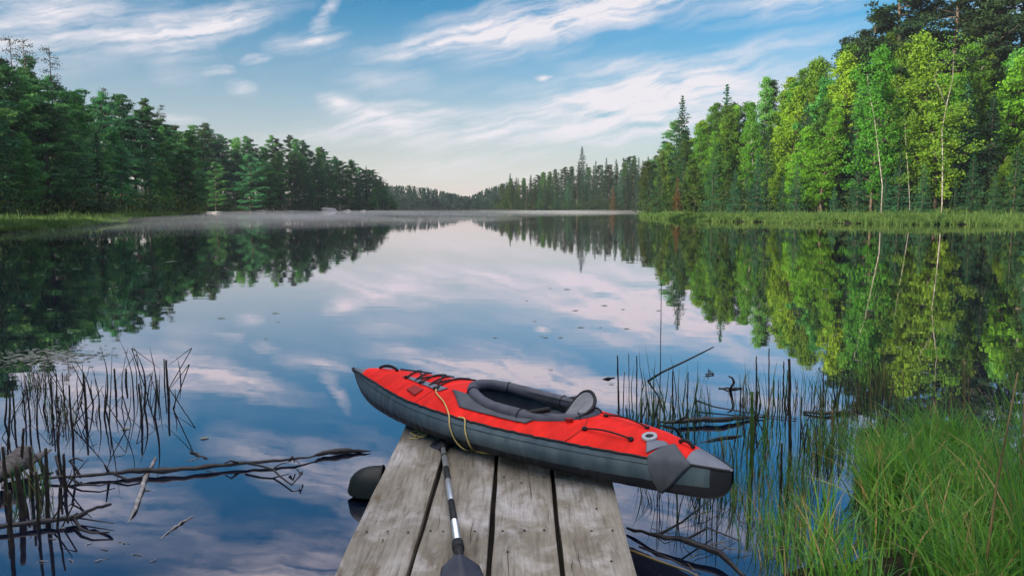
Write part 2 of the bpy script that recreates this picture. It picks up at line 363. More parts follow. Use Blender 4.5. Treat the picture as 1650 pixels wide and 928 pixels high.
def reg(key, data, h, crown, bark):
    tb,V,F = data
    PROTO[key] = (tb.mesh(key+'_trunk', M[bark]), npmesh(key+'_crown',V,F,M[crown]), h)
def regm(key, src, crown, bark=None):
    t,c,h = PROTO[src]; c2 = c.copy(); c2.materials.clear(); c2.materials.append(M[crown])
    t2 = t
    if bark: t2 = t.copy(); t2.materials.clear(); t2.materials.append(M[bark])
    PROTO[key] = (t2,c2,h)
reg('spruce1', proto_spruce(15,2.6,46,11), 15,'spruce','bark')
reg('spruce2', proto_spruce(13,1.7,44,12,.75,.2), 13,'spruce','bark')
reg('spruce3', proto_spruce(16,3.2,42,13,.95,.15), 16,'spruce','bark')
reg('pine1', proto_pine(17,3.3,60,21), 17,'pine','bark')
reg('pine2', proto_pine(18,2.7,54,22,.3), 18,'pine','bark')
reg('pine3', proto_pine(16,3.6,66,23,.12), 16,'pine','bark')
reg('broad1', proto_broad(15,2.7,74,31,.08,.22), 15,'leaf','bark')
reg('broad2', proto_broad(17,2.3,72,32,.14,.22), 16,'leaf','birchbark')
reg('broad3', proto_broad(14,3.1,74,33,.06,.24,2), 14,'leaf_bright','bark')
reg('snag1', proto_snag(16,46,41), 16,'darkpine','deadbark')
regm('dark1','pine1','darkpine'); regm('dark2','pine2','darkpine')
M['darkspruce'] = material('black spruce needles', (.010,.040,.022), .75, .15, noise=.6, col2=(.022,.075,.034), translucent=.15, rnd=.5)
regm('blackspruce1','spruce1','darkspruce'); regm('blackspruce2','spruce2','darkspruce')
regm('shade1','broad1','leaf_dark'); regm('shade2','broad3','leaf_dark'); regm('shade3','broad2','leaf_dark')
regm('olive1','broad1','leaf_olive'); regm('olive2','broad2','leaf_olive'); regm('olive3','broad3','leaf_olive')
regm('rust1','spruce3','rusty'); regm('bright1','broad1','leaf_bright')

NAMES = {'spruce':'spruce_tree','pine':'pine_tree','dark':'pine_tree','blackspruce':'spruce_tree','broad':'birch_tree','shade':'maple_tree','olive':'birch_tree','snag':'dead_tree','rust':'spruce_tree','bright':'maple_tree'}
def kindname(key): return NAMES[key.rstrip('0123456789')]
TREES = []
def tree(key, x, y, h, label, group=None, name=None, wide=1.0, g=None):
    t,c,h0 = PROTO[key]; z = float(hgt([(x,y)])[0]) if g is None else g
    s = h/h0; sw = s*wide*random.uniform(.92,1.1)
    r = empty(name or kindname(key), (x,y,z), random.uniform(0,6.28)); r.scale = (sw,sw,s)
    link('trunk',t,r); link('crown',c,r)
    tag(r,label,'tree',group); TREES.append(r); return r

def interp(tab, x):
    xs, ys = zip(*tab); return float(np.interp(x, xs, ys))
SKY_L = [(-80,45),(0,66),(30,80),(75,95),(100,122),(125,150),(160,152),(200,158),(240,168),(262,190),(275,208),(300,210),(325,202),(345,212),(370,214),(400,222),(430,228),(450,220),(480,224),(510,234),(530,246),(560,254),(580,262),(605,268),(620,292),(634,318)]
SKY_M = [(798,322),(806,302),(822,288),(850,284),(870,281),(885,272),(915,268),(938,262),(960,262),(975,256),(990,260),(1010,252),(1030,254),(1060,250)]
SKY_R = [(1036,262),(1050,240),(1065,218),(1085,196),(1112,184),(1130,178),(1160,168),(1190,155),(1215,135),(1235,142),(1250,125),(1270,118),(1300,100),(1330,92),(1350,100),(1362,60),(1390,48),(1420,50),(1450,66),(1500,78),(1540,50),(1590,74),(1650,60),(1760,50)]
def stand(x0, x1, dfun, rows, spacing, sky, kinds, front_label, back_label, group, hmin=.5, jitter=.5, descr=None):
    for r in range(rows):
        px = x0; k = 0
        while px < x1:
            D = dfun(px) + r*5.5 + random.uniform(-1,1)*jitter*2
            p = atd(px+random.uniform(-.25,.25)*spacing*FPX/D, HOR, D)
            g = float(hgt([(p.x,p.y)])[0]); pxx = p.x/D*FPX + W0/2
            topz = CAMZ + (HOR-interp(sky,pxx))/FPX*D
            full = topz - g
            f = {0:random.uniform(hmin,.80),1:random.uniform(.72,.95)}.get(r, random.uniform(.86,1.02))
            if rows == 2: f = random.uniform(.6,.95) if r == 0 else random.uniform(.86,1.02)
            key = random.choice(kinds[min(r,len(kinds)-1)])
            h = max(3.5, full*f)
            lab = front_label(key,k) if r == 0 else back_label(key,r)
            tree(key,p.x,p.y,h,lab,group,wide=random.uniform(.85,1.1)*(17/max(12,min(h,22)))**.35,g=g)
            px += spacing*FPX/D; k += 1
ORD = ['first','second','third','fourth','fifth','sixth','seventh','eighth','ninth','tenth','eleventh','twelfth','thirteenth','fourteenth','fifteenth','sixteenth','seventeenth','eighteenth','nineteenth','twentieth','twenty-first','twenty-second','twenty-third','twenty-fourth','twenty-fifth','twenty-sixth','twenty-seventh','twenty-eighth','twenty-ninth','thirtieth']
LOOK = {'spruce':'dark green spruce','pine':'soft green pine','dark':'near-black pine','blackspruce':'blackish narrow spruce','broad':'yellow-green birch','shade':'deep green leafy tree','olive':'dark olive birch','snag':'half-bare dead conifer','rust':'rusty brown spruce','bright':'bright lime-green maple'}
def look(key): return LOOK[key.rstrip('0123456789')]
def fl(where, frm): return lambda key,k: f"{look(key)} in front row of {where}, {ORD[k%30]} from {frm}"
def bl(where): return lambda key,r: f"{look(key)} crown, row {['','two','three','four','five'][r]} of {where}"
# left shore forest in shade
stand(-70, 322, lambda x: interp([(-80,72),(0,84),(150,108),(320,150)],x), 4, 3.3, SKY_L,
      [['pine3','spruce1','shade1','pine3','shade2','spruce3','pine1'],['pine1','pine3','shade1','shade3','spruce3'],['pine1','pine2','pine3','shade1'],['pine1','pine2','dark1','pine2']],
      fl('left shore woods','the photo edge'), bl('the left shore woods'), 'trees of the left shore woods')
stand(290, 636, lambda x: interp([(290,192),(400,222),(520,246),(636,272)],x), 4, 4.0, SKY_L,
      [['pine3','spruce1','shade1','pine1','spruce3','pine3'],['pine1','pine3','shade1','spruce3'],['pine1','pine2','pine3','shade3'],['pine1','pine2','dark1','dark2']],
      fl('rocky headland','the bay side'), bl('the headland woods'), 'trees of the headland')
stand(802, 1062, lambda x: interp([(800,328),(900,312),(1062,280)],x), 4, 2.9, SKY_M,
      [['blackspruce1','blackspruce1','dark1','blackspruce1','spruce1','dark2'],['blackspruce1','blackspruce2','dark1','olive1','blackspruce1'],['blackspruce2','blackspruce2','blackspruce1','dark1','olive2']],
      fl('far right point','its water end'), bl('the far right point'), 'spruces of the far right point')
stand(1046, 1740, lambda x: interp([(1040,150),(1100,140),(1300,118),(1500,104),(1740,92)],x), 4, 2.9, SKY_R,
      [['spruce3','blackspruce1','spruce3','broad3','spruce1','olive3','blackspruce1'],['broad1','broad2','blackspruce1','broad3','bright1','olive2','broad2'],['broad1','olive1','broad2','olive2','bright1','shade3','broad2'],['broad2','olive2','dark1','olive1','pine1','broad1']],
      fl('right bank','the grassy tip'), bl('the right bank woods'), 'trees of the sunlit right bank', hmin=.3)
# single trees one can pick out
def feat(key, px, topy, D, label, name=None, wide=1.0):
    p = atd(px, topy, D); g = float(hgt([(p.x,p.y)])[0]); return tree(key,p.x,p.y,p.z-g,label,name=name,wide=wide,g=g)
feat('blackspruce1',938,237,325,'lone tall dark spruce spire rising above the far right point')
feat('spruce2',822,280,332,'thin spruce spike at the water end of the far right point')
feat('blackspruce1',1100,156,150,'dark pointed spruce top standing above the first birches of right bank')
feat('spruce2',1172,138,150,'thin spruce tip above the middle of the sunlit right bank')
feat('pine2',325,200,205,'palm-topped white pine rising where woods meet the headland')
feat('pine3',400,250,200,'pale layered pine at front of the headland, catching light')
feat('pine3',345,262,188,'pale green pine with light bands beside the headland bay')
feat('snag1',15,58,105,'bare-topped dead conifer at far left of the skyline')
feat('snag1',38,62,108,'grey dead conifer, second bare top from photo left')
feat('snag1',78,74,108,'tallest bare-branched conifer against the sky above left woods')
feat('snag1',168,140,130,'thin dead top poking above the middle of left woods')
feat('snag1',258,168,150,'leaning bare conifer where the left woods step down')
feat('dark1',1450,-45,118,'huge dark pine with flat plates above the birches at right', wide=1.15)
feat('dark2',1405,22,121,'dark pine top left of the huge flat-plated pine')
feat('dark2',1492,-22,120,'dark pine between the flat-plated pine and the towering one')
feat('dark1',1582,-55,119,'dark pine right of the black towering pine')
feat('dark2',1668,-70,116,'dark pine crown cut by the right photo edge')
feat('dark2',1540,-80,116,'black towering pine cut by the photo top at right')
feat('dark1',1620,-90,114,'dark tall pine at the top right corner of photo')
feat('bright1',1330,168,112,'brightest lime maple jutting forward from the right bank woods', wide=1.15)
feat('bright1',1290,200,116,'lime maple left of the brightest crown on right bank')
feat('broad1',1418,70,103,'birch with bare white trunk leaning left on right bank', name='birch_tree')
feat('broad1',1522,40,99,'birch with forked white trunk near the right end of the bank', name='birch_tree')
feat('rust1',1092,285,138,'small rusty brown spruce at the foot of right bank birches')
feat('rust1',988,300,292,'small rusty red spruce at water of far right point')
feat('shade2',1330,120,122,'dark ragged crown above the lime maple')
# white stems that stand clear of the leaves
def birch_stem(pts, D, label, r0=.13):
    P = [atd(x,y,D) for x,y in pts[0]]; g = float(hgt([(P[0].x,P[0].y)])[0])
    base = Vector((P[0].x,P[0].y,g-.3)); o = empty('birch_tree', base)
    tb = MB(); Q = [base]+P
    tb.tube([q-base for q in Q],[r0*(1-.75*i/(len(Q)-1)) for i in range(len(Q))],7)
    for br in pts[1:]:
        B = [atd(x,y,D)-base for x,y in br]; tb.tube(B,[r0*.5*(1-.8*i/(len(B)-1)) for i in range(len(B))],5)
    tb.build('trunk', M['birchbark'], o)
    cc = []
    for q in P[1:]+[P[-1]]:
        for k in range(11):
            c = np.array(q-base)+rng.normal(size=3)*[1.1,1.1,.9]; cc.append(c+rng.normal(size=(22,3))*[.35,.35,.25])
    V,F = cards(np.vstack(cc),.25,1.15); link('crown', npmesh('crown',V,F,M['leaf']), o)
    tag(o,label,'tree'); return o
birch_stem([[(1422,300),(1415,240),(1409,190),(1401,150),(1397,120)]],96,'slender birch, white stem leaning left over dark spruces',.085)
birch_stem([[(1518,330),(1519,262),(1518,210),(1525,170),(1535,130),(1537,85)],[(1525,170),(1512,140),(1505,128),(1512,110)]],93,'white-stemmed birch forking halfway up at the right bank',.095)
birch_stem([[(1466,330),(1464,290),(1460,240),(1458,190)]],98,'thin pale birch stem between the two white birches',.07)
for k,(px,ty) in enumerate([(1062,262),(1150,250),(1185,272),(1222,250),(1262,285),(1285,262),(1345,300),(1385,245),(1428,275),(1452,240),(1490,262),(1540,290),(1570,250),(1605,282),(1640,235)]):
    D = interp([(1040,143),(1100,131),(1300,109),(1500,96),(1700,88)],px)
    feat(['spruce1','spruce3','spruce3','spruce2'][k%4],px,ty,D,f'young dark spruce at the right sedge edge, {ORD[k]} of its line from the grassy tip',wide=1.25)

# trees beyond the left edge, part of the same wood: they keep the morning sun off the dock
for k in range(56):
    a = (k%28)/27; x = -62-8*math.sin(a*3.1)-random.uniform(0,5)-(7 if k>27 else 0); y = -92+136*a+random.uniform(-1,1)
    tree(['pine3','shade1','pine1','spruce3'][k%4], x, y, random.uniform(20,25),'tall tree, '+('first' if k<28 else 'second')+' row of the wood west of dock','trees west of the dock', wide=1.1)

# ------------------------------------------------------------------ masses nobody could count
def scatter_mass(name, label, cat, pts, mat, m, r, size, hz):
    n = len(pts); c = np.repeat(np.asarray(pts),m,0); d = rng.normal(size=c.shape)*[r,r,hz]; cc = c+d; V,F = cards(cc,size*(.6+.8*rng.random(len(cc))),1.1)
    return tag(link(name, npmesh(name,V,F,mat)),label,cat,kind='stuff')
pts=[]
for (x0,x1,df,n) in ((-80,322,lambda x: interp([(-80,70),(0,82),(150,106),(320,146)],x),420),(285,640,lambda x: interp([(290,190),(400,220),(520,244),(636,270)],x),420),
                     (800,1062,lambda x: interp([(800,326),(900,309),(1062,277)],x),260),(1040,1760,lambda x: interp([(1040,147),(1100,137),(1300,115),(1500,101),(1760,90)],x),620)):
    for k in range(n):
        px = random.uniform(x0,x1); D = df(px)+random.uniform(0,16); p = atd(px,HOR,D); pts.append((p.x,p.y,float(hgt([(p.x,p.y)])[0])+random.uniform(.2,2.6)*(1 if D<200 else 1.3)))
scatter_mass('undergrowth','dark leafy undergrowth between the trunks all round the lake shore','undergrowth',pts,M['under'],46,1.0,.36,.9)
# far wooded hills: needle clumps spread over conical heaps
pts=[]
def farcone(px,D,top):
    p = atd(px,top,D); g = float(hgt([(p.x,p.y)])[0]); h = max(4,p.z-g); n = 70
    t = rng.random(n)**.8; rad = (1-t)**.7*1.7*(.6+.7*rng.random(n)); a = rng.random(n)*6.28
    pts.append(np.column_stack([p.x+np.cos(a)*rad,p.y+np.sin(a)*rad,p.z-h*(1-t)]))
SKY_F = [(600,292),(635,300),(660,300),(700,305),(720,311),(740,315),(757,317),(770,311),(785,304),(805,298),(830,292)]
for k in range(620):
    px = random.uniform(600,835); D = random.uniform(438,520) if px<762 else random.uniform(420,500)
    f = random.uniform(0,1); top = interp(SKY_F,px)+ (0 if f>.6 else random.uniform(0,22)) + random.uniform(-1.5,2.5); farcone(px,D,top)
cc = np.vstack(pts); V,F = cards(cc,.85*(.6+.7*rng.random(len(cc))),1.1)
tag(link('far_forest', npmesh('far_forest',V,F,M['far'])),'hazy blue-green forest on the low hills at the far end of lake','forest',kind='stuff')

def strips(base, height, lean, width, seg=4, droop=.3, twist=None):
    """blade ribbons. base (n,3), height (n), lean (n,2) horizontal offset at tip, width (n)"""
    n = len(base); V = np.zeros((n,(seg+1)*2,3)); ln = np.linalg.norm(lean,axis=1)+1e-6
    ang = rng.random(n)*np.pi if twist is None else twist
    wd = np.column_stack([np.cos(ang),np.sin(ang),np.zeros(n)])
    for i in range(seg+1):
        t = i/seg; c = base.copy().astype(float); c[:,:2] += lean*(t**1.9)[None] if np.ndim(t) else lean*t**1.9
        c[:,2] += height*(t - droop*np.minimum(ln/height,2)*t**3*.55)
        ww = width*(1-t**2.2)*.5+width*.03
        V[:,2*i] = c-wd*ww[:,None]; V[:,2*i+1] = c+wd*ww[:,None]
    idx = np.arange(n)[:,None]*(seg+1)*2; F=[]
    for i in range(seg): F.append(np.column_stack([idx[:,0]+2*i,idx[:,0]+2*i+1,idx[:,0]+2*i+3,idx[:,0]+2*i+2]))
    return V.reshape(-1,3), np.stack(F,1).reshape(-1,4)
def bank(name,label,x0,x1,n0,n1,h,n):
    px = rng.uniform(x0,x1,n); D0 = np.interp(px,*zip(*n0)); D1 = np.interp(px,*zip(*n1)); D = D0+(D1-D0)*rng.random(n)**1.6+D0*(.020*np.sin(px*.037+1)+.008*np.sin(px*.113+3*np.sin(px*.021))+.007*np.sin(px*.29+5*np.sin(px*.013))+.006*rng.normal(size=n))
    x = (px-W0/2)/FPX*D; z = np.maximum(hgt(np.column_stack([x,D])),-.15); hh = h*(.5+.8*rng.random(n))*(1+.35*np.sin(x*1.3+3*np.sin(x*.23)+np.sin(D))*np.cos(D*.5+np.sin(x))+.3*np.sin(x*.37))*(1+1.1*(rng.random(n)>.985))
    V,F = strips(np.column_stack([x,D,z]),hh,rng.normal(size=(n,2))*.16,.05+.05*rng.random(n),2,.1,rng.normal(size=n)*.5)
    return tag(link(name,npmesh(name,V,F,M['bankgrass'])),label,'grass',kind='stuff')
bank('bank_grass','pale green sedge along the foot of the left shore woods',-60,318,[(-80,46),(0,48.5),(100,58.5),(200,75),(300,138),(320,165)],[(-80,74),(0,88),(150,115),(320,185)],.42,42000)
bank('bank_grass','sunlit green sedge strip along the right bank',1030,1720,[(1030,122),(1045,110),(1100,91),(1250,78.5),(1450,72.5),(1650,67.5),(1720,65)],[(1030,135),(1100,135),(1300,112),(1500,98),(1720,88)],.45,70000)

# ------------------------------------------------------------------ shore rocks on the headland
rockm = material('lichened shore rock',(.22,.21,.22),.8,.3,noise=1.5,col2=(.38,.36,.36),bump=(3,.5,.1))
def rock(px,py,w,h,label,D=None):
    p = at(px,py,0); b = bmesh.new(); bmesh.ops.create_icosphere(b,subdivisions=3,radius=1)
    sd_ = random.random()*10
    for v in b.verts:
        c = v.co; k = 1+.18*math.sin(c.x*4+sd_)+.15*math.sin(c.y*5+sd_*2)+.1*math.sin(c.z*7+sd_); v.co = Vector((c.x*w/2*k,c.y*w*.35*k,c.z*h*.75*k))
    me = bpy.data.meshes.new('boulder'); b.to_mesh(me); b.free(); me.materials.append(rockm)
    o = link('boulder',me); o.location = (p.x,p.y,h*.15); tag(o,label,'rock','rocks along the headland shore')
rock(421,341.5,3.2,.55,'flat pale boulder at the waterline under the headland pines')
rock(528,340.8,4.6,1.3,'tallest grey boulder on the headland shore')
rock(560,340.8,2.5,.5,'low grey rock right of the tallest headland boulder')
rock(585,340.6,1.8,.4,'small grey rock close to the headland tip')
rock(345,343.5,3.4,.5,'long low rock at the bay end of the headland')
rock(470,341.3,1.6,.35,'small pale rock between the two larger headland boulders')

exec_parts = True
# ------------------------------------------------------------------ dock
wood = bpy.data.materials.new('weathered plank wood'); wood.use_nodes = True; n = wood.node_tree.nodes; l = wood.node_tree.links; b = n['Principled BSDF']; b.inputs['Roughness'].default_value = .75; b.inputs['Specular IOR Level'].default_value=.25
t = n.new('ShaderNodeTexCoord')
oi = n.new('ShaderNodeObjectInfo'); va = n.new('ShaderNodeVectorMath'); va.operation='MULTIPLY_ADD'; l.new(oi.outputs['Random'],va.inputs[0]); va.inputs[1].default_value=(9,9,9); l.new(t.outputs['Object'],va.inputs[2])
def nz(sc,mp,det=8,rough=.6):
    m_=n.new('ShaderNodeMapping'); m_.inputs['Scale'].default_value=mp; l.new(va.outputs[0],m_.inputs[0]); x=n.new('ShaderNodeTexNoise'); x.inputs['Scale'].default_value=sc; x.inputs['Detail'].default_value=det; x.inputs['Roughness'].default_value=rough; x.inputs['Distortion'].default_value=.4; l.new(m_.outputs[0],x.inputs['Vector']); return x.outputs[0]
def ramp(src,stops):
    r=n.new('ShaderNodeValToRGB'); cr=r.color_ramp
    while len(cr.elements)<len(stops): cr.elements.new(.5)
    for e,(p,c) in zip(cr.elements,stops): e.position=p; e.color=(*c,1)
    l.new(src,r.inputs[0]); return r.outputs[0]
def mx(f,a,b2,bt='MIX'):
    m_=n.new('ShaderNodeMix'); m_.data_type='RGBA'; m_.blend_type=bt
    for i_,v in ((0,f),(6,a),(7,b2)):
        if isinstance(v,(int,float)): m_.inputs[i_].default_value=v
        elif isinstance(v,tuple): m_.inputs[i_].default_value=(*v,1)
        else: l.new(v,m_.inputs[i_])
    return m_.outputs[2]
grain = nz(7,(9,.55,9)); blotch = nz(3.2,(1.6,.8,1),6,.65); pale = nz(3.1,(1.3,.8,1),9,.68); fine = nz(40,(6,.5,6),5)
colr = ramp(blotch,[(.30,(.125,.108,.088)),(.5,(.20,.178,.15)),(.7,(.28,.26,.24))])
colr = mx(ramp(pale,[(.50,(0,0,0)),(.72,(.8,.8,.8))]),colr,(.46,.44,.46))
colr = mx(.8,colr,ramp(grain,[(.3,(.42,.38,.34)),(.43,(.82,.80,.78)),(.52,(1.0,.98,.96)),(.7,(1.15,1.15,1.18))]),'MULTIPLY')
stain = nz(4.5,(2,.7,1),5,.6); colr = mx(ramp(stain,[(.26,(.8,.8,.8)),(.38,(0,0,0))]),colr,(.10,.07,.045))
vor = n.new('ShaderNodeTexVoronoi'); m_=n.new('ShaderNodeMapping'); m_.inputs['Scale'].default_value=(3.2,1.7,1); l.new(va.outputs[0],m_.inputs[0]); l.new(m_.outputs[0],vor.inputs['Vector']); vor.inputs['Scale'].default_value=1
colr = mx(ramp(vor.outputs['Distance'],[(.035,(.8,.8,.8)),(.075,(0,0,0))]),colr,(.09,.06,.04))
l.new(colr,b.inputs['Base Color'])
bn=n.new('ShaderNodeBump'); bn.inputs['Strength'].default_value=.5; bn.inputs['Distance'].default_value=.004; l.new(grain,bn.inputs['Height']); bn2=n.new('ShaderNodeBump'); bn2.inputs['Strength'].default_value=.3; bn2.inputs['Distance'].default_value=.0015; l.new(fine,bn2.inputs['Height']); l.new(bn.outputs[0],bn2.inputs['Normal']); l.new(bn2.outputs[0],b.inputs['Normal'])
M['nail'] = material('nail hole',(.02,.015,.012),.8,.2)
M['darkwood'] = material('wet joist wood',(.012,.010,.009),.9,.1,noise=4,col2=(.03,.025,.02))

ZD, SL, YD = .25, .030, 4.5                  # dock height and its slight rise away from shore
def dockz(y): return ZD + SL*(y-YD)
def on_dock(px,py,up=0):
    d = ray(px,py); t = (ZD - SL*YD + up - CAMZ)/(d.z - SL*d.y); return Vector((d.x*t,d.y*t,CAMZ+d.z*t))
dock = empty('dock',(0,0,0)); tag(dock,'weathered grey four-plank wooden dock running out over the lake','dock')
lines = [((655,683),(537,928)),((712,745),(657,928)),((801,735),(786,928)),((890,760),(907,928)),((985,770),(1027,928))]
def line_at(i,y):
    a,b_ = on_dock(*lines[i][0]),on_dock(*lines[i][1]); t=(y-a.y)/(b_.y-a.y); return a.x+(b_.x-a.x)*t
Y0,Y1 = .35,5.22; TH=.042
for i in range(4):
    g0,g1 = (0,.009) ; gl = .012 if i>0 else 0; gr = .012 if i<3 else 0
    y1 = Y1 + [-.0,.02,-.03,.01][i]; ns = 60; sec=[]; 
    for k in range(ns+1):
        y = Y0+(y1-Y0)*k/ns; xl = line_at(i,y)+gl; xr = line_at(i+1,y)-gr
        wv_ = .0025*math.sin(y*3.1+i*2)+.0015*math.sin(y*11+i); xl += wv_; xr += .002*math.sin(y*4.3+i)
        zc = dockz(y)+.003*math.sin(y*1.7+i*1.3); c = .004; cup=.003*(1 if i%2 else -1); xm=(xl+xr)/2
        sec.append([(xl,y,zc-TH),(xl,y,zc-c),(xl+c,y,zc-.0008),(xl+c*3,y,zc),(xm,y,zc+cup),(xr-c*3,y,zc),(xr-c,y,zc-.0008),(xr,y,zc-c),(xr,y,zc-TH),(xm,y,zc-TH)])
    mb = MB(); mb.grid(sec,close=True); nb_=len(mb.v); mb.f.append(tuple(range(9,-1,-1))); mb.m.append(0); mb.f.append(tuple(nb_-10+q for q in range(10))); mb.m.append(0)
    for (nx,ny) in {0:[(591,857),(625,857),(658,858),(617,871)],1:[(694,856),(714,857),(765,857),(725,815)],2:[(810,856),(877,855),(845,855),(818,890),(812,769),(876,769),(840,778)],3:[(953,856),(987,855),(915,768),(961,820),(985,905)]}[i]:
        p = on_dock(nx,ny); k8=[(p.x+.006*math.cos(a_),p.y+.008*math.sin(a_),dockz(p.y)+.0045) for a_ in np.linspace(0,2*math.pi,9)[:-1]]; mb.poly(k8,1)
    for q in range(4):            # shakes along the grain
        y_=random.uniform(1.6,4.9); ln=random.uniform(.08,.4); xl=line_at(i,y_)+.03; xr=line_at(i+1,y_)-.03; x_=random.uniform(xl,xr); wd=random.uniform(.0008,.0017); top=[];bot=[]
        for k in range(7):
            f=k/6; yy=y_+ln*f; xx=x_+.004*math.sin(f*5+q)+ (line_at(i,yy)-line_at(i,y_)); ww=wd*math.sin(math.pi*min(.97,max(.03,f))); top.append((xx-ww,yy,dockz(yy)+.0045)); bot.append((xx+ww,yy,dockz(yy)+.0045))
        mb.poly(top[::-1]+bot,1)
    o = mb.build('plank',[wood,M['nail']],dock); 
    for pl in o.data.polygons: pl.use_smooth = False
    o.data.materials[0] = wood
for i in (1,2,3):
    mb=MB(); P=[]
    for y in (Y0+.05,Y1-.08):
        x=line_at(i,y); z=dockz(y)-TH-.004; P.append([(x-.05,y,z),(x+.05,y,z),(x+.05,y,z-.045),(x-.05,y,z-.045)])
    mb.grid(P,close=True); mb.poly(P[0][::-1]); mb.poly(P[1]); mb.build('joist',M['darkwood'],dock,smooth=False)
for side,i in (('l',0),('r',4)):
    mb = MB(); s_=1 if i==0 else -1
    for k in range(12):
        pass
    ys=[Y0+.05,Y1-.08]; P=[]
    for y in ys:
        x=line_at(i,y)+s_*.05; z=dockz(y)-TH-.003; P.append([(x-.022,y,z),(x+.022,y,z),(x+.022,y,z-.15),(x-.022,y,z-.15)])
    mb.grid(P,close=True); mb.poly(P[0][::-1]); mb.poly(P[1]); mb.build('joist',M['darkwood'],dock,smooth=False)
for y in (2.0,4.9):
    for i in (0,4):
        s_=1 if i==0 else -1; x=line_at(i,y)+s_*.12; mb=MB(); mb.tube([(x,y,-.7),(x,y,dockz(y)-TH-.006)],.045,10); mb.build('post',M['darkwood'],dock)
for y in (1.1,3.2,4.6):
    mb=MB(); x0,x1=line_at(0,y)+.08,line_at(4,y)-.08; mb.box(((x0+x1)/2,y,dockz(y)-TH-.06),(x1-x0,.04,.1)); mb.build('cross_beam',M['darkwood'],dock,smooth=False)

# black rounded shell beside the dock
M['blackplastic'] = material('black plastic',(.006,.009,.009),.45,.3,bump=(6,.1,.01))
mb=MB(); c0_=at(622,772,.10); P=[]
for k in range(13):
    a=math.pi*k/12; row=[]
    for q in range(10):
        f=q/9; rr_=math.sqrt(max(0,1-(f)**3)); row.append((c0_.x-.02-.21*f, c0_.y+.0-.115*math.cos(a)*rr_*1.0, .02+ .15*math.sin(a)*rr_+.01))
    P.append(row)
mb.grid(P); P2=[[Vector(p)*1.0+Vector((.006,0,-.006)) for p in r_] for r_ in P]; mb.grid(P2)
mb.tube([P[k][9] if False else P[k][0] for k in range(13)],.006,6)
fl_o=mb.build('float_shell',M['blackplastic']); tag(fl_o,'rounded black plastic shell poking out from under the dock over the water','float')

# ------------------------------------------------------------------ kayak
grey_f = lambda nm,c,c2,r=.6: material(nm,c,r,.35,noise=14,col2=c2,bump=(220,.25,.001))
M['hull'] = material('slate hull fabric',(.046,.076,.102),.5,.4,noise=7,col2=(.085,.122,.15),bump=(9,.55,.012),mapscale=(1.6,.5,.5))
M['stem_and_shade'] = material('stem rubber and painted hull shade',(.012,.014,.022),.5,.4)
M['red'] = material('red deck fabric',(.58,.010,.006),.6,.15,noise=9,col2=(.84,.016,.010),bump=(11,.8,.014),mapscale=(1.5,.6,.6))
M['coaming'] = material('dark grey coaming fabric',(.05,.052,.075),.6,.3,noise=12,col2=(.085,.087,.12),bump=(24,.4,.004))
M['greypatch'] = material('grey panel fabric',(.052,.060,.078),.65,.3,noise=10,col2=(.078,.088,.11),bump=(200,.2,.001))
M['lightgrey'] = material('pale grey cover fabric',(.11,.125,.17),.6,.3,noise=8,col2=(.16,.175,.23))
M['black'] = material('black cord',(.01,.01,.014),.6,.3)
M['seatgrey'] = material('grey seat foam',(.19,.19,.21),.7,.2,noise=20,col2=(.25,.25,.27))
M['interior'] = material('dark cockpit liner',(.02,.025,.035),.6,.3,noise=7,col2=(.05,.06,.08))
M['steelring'] = material('grey valve plastic',(.35,.37,.42),.4,.5)
M['darkred'] = material('dark red patch',(.28,.015,.015),.6,.3)
M['rope'] = material('tan yellow rope',(.52,.36,.12),.8,.2,noise=120,col2=(.66,.50,.22),bump=(260,.6,.002))

BOW = Vector((-1.165,5.60)); STERN = Vector((1.085,3.70)); KC=(BOW+STERN)/2; KD=(STERN-BOW); KL=KD.length/2; KD.normalize(); KN=Vector((KD.y,-KD.x))
if KN.y>0: KN=-KN                            # KN points to the near side
kay = empty('kayak',(KC.x,KC.y,dockz(KC.y)+.004),math.atan2(KD.y,KD.x)); kay.rotation_euler[1]=.015; tag(kay,'red and grey inflatable kayak with open cockpit lying across the dock','kayak')
YS = -1.0                                    # local y of near side: KN = -local y
def kw(s): return .345*max(0,(1-abs(s)**2.1))**(1.15 if s<0 else .86)+.010
def kz_seam(s):
    return float(np.interp(s,[-1,-.9,-.7,-.4,0,.4,.7,.9,1],[.228,.234,.232,.212,.205,.205,.198,.184,.170]))
def kz_bot(s):
    d0=(s+1)*KL; d1=(1-s)*KL; return .245*math.exp(-d0/.125)+.10*math.exp(-d1/.035)
def kz_top(s):
    return kz_seam(s)+float(np.interp(s,[-1,-.93,-.8,-.5,-.2,.2,.55,.72,.88,.97,1],[.002,.022,.045,.075,.10,.095,.085,.075,.04,.012,.002]))
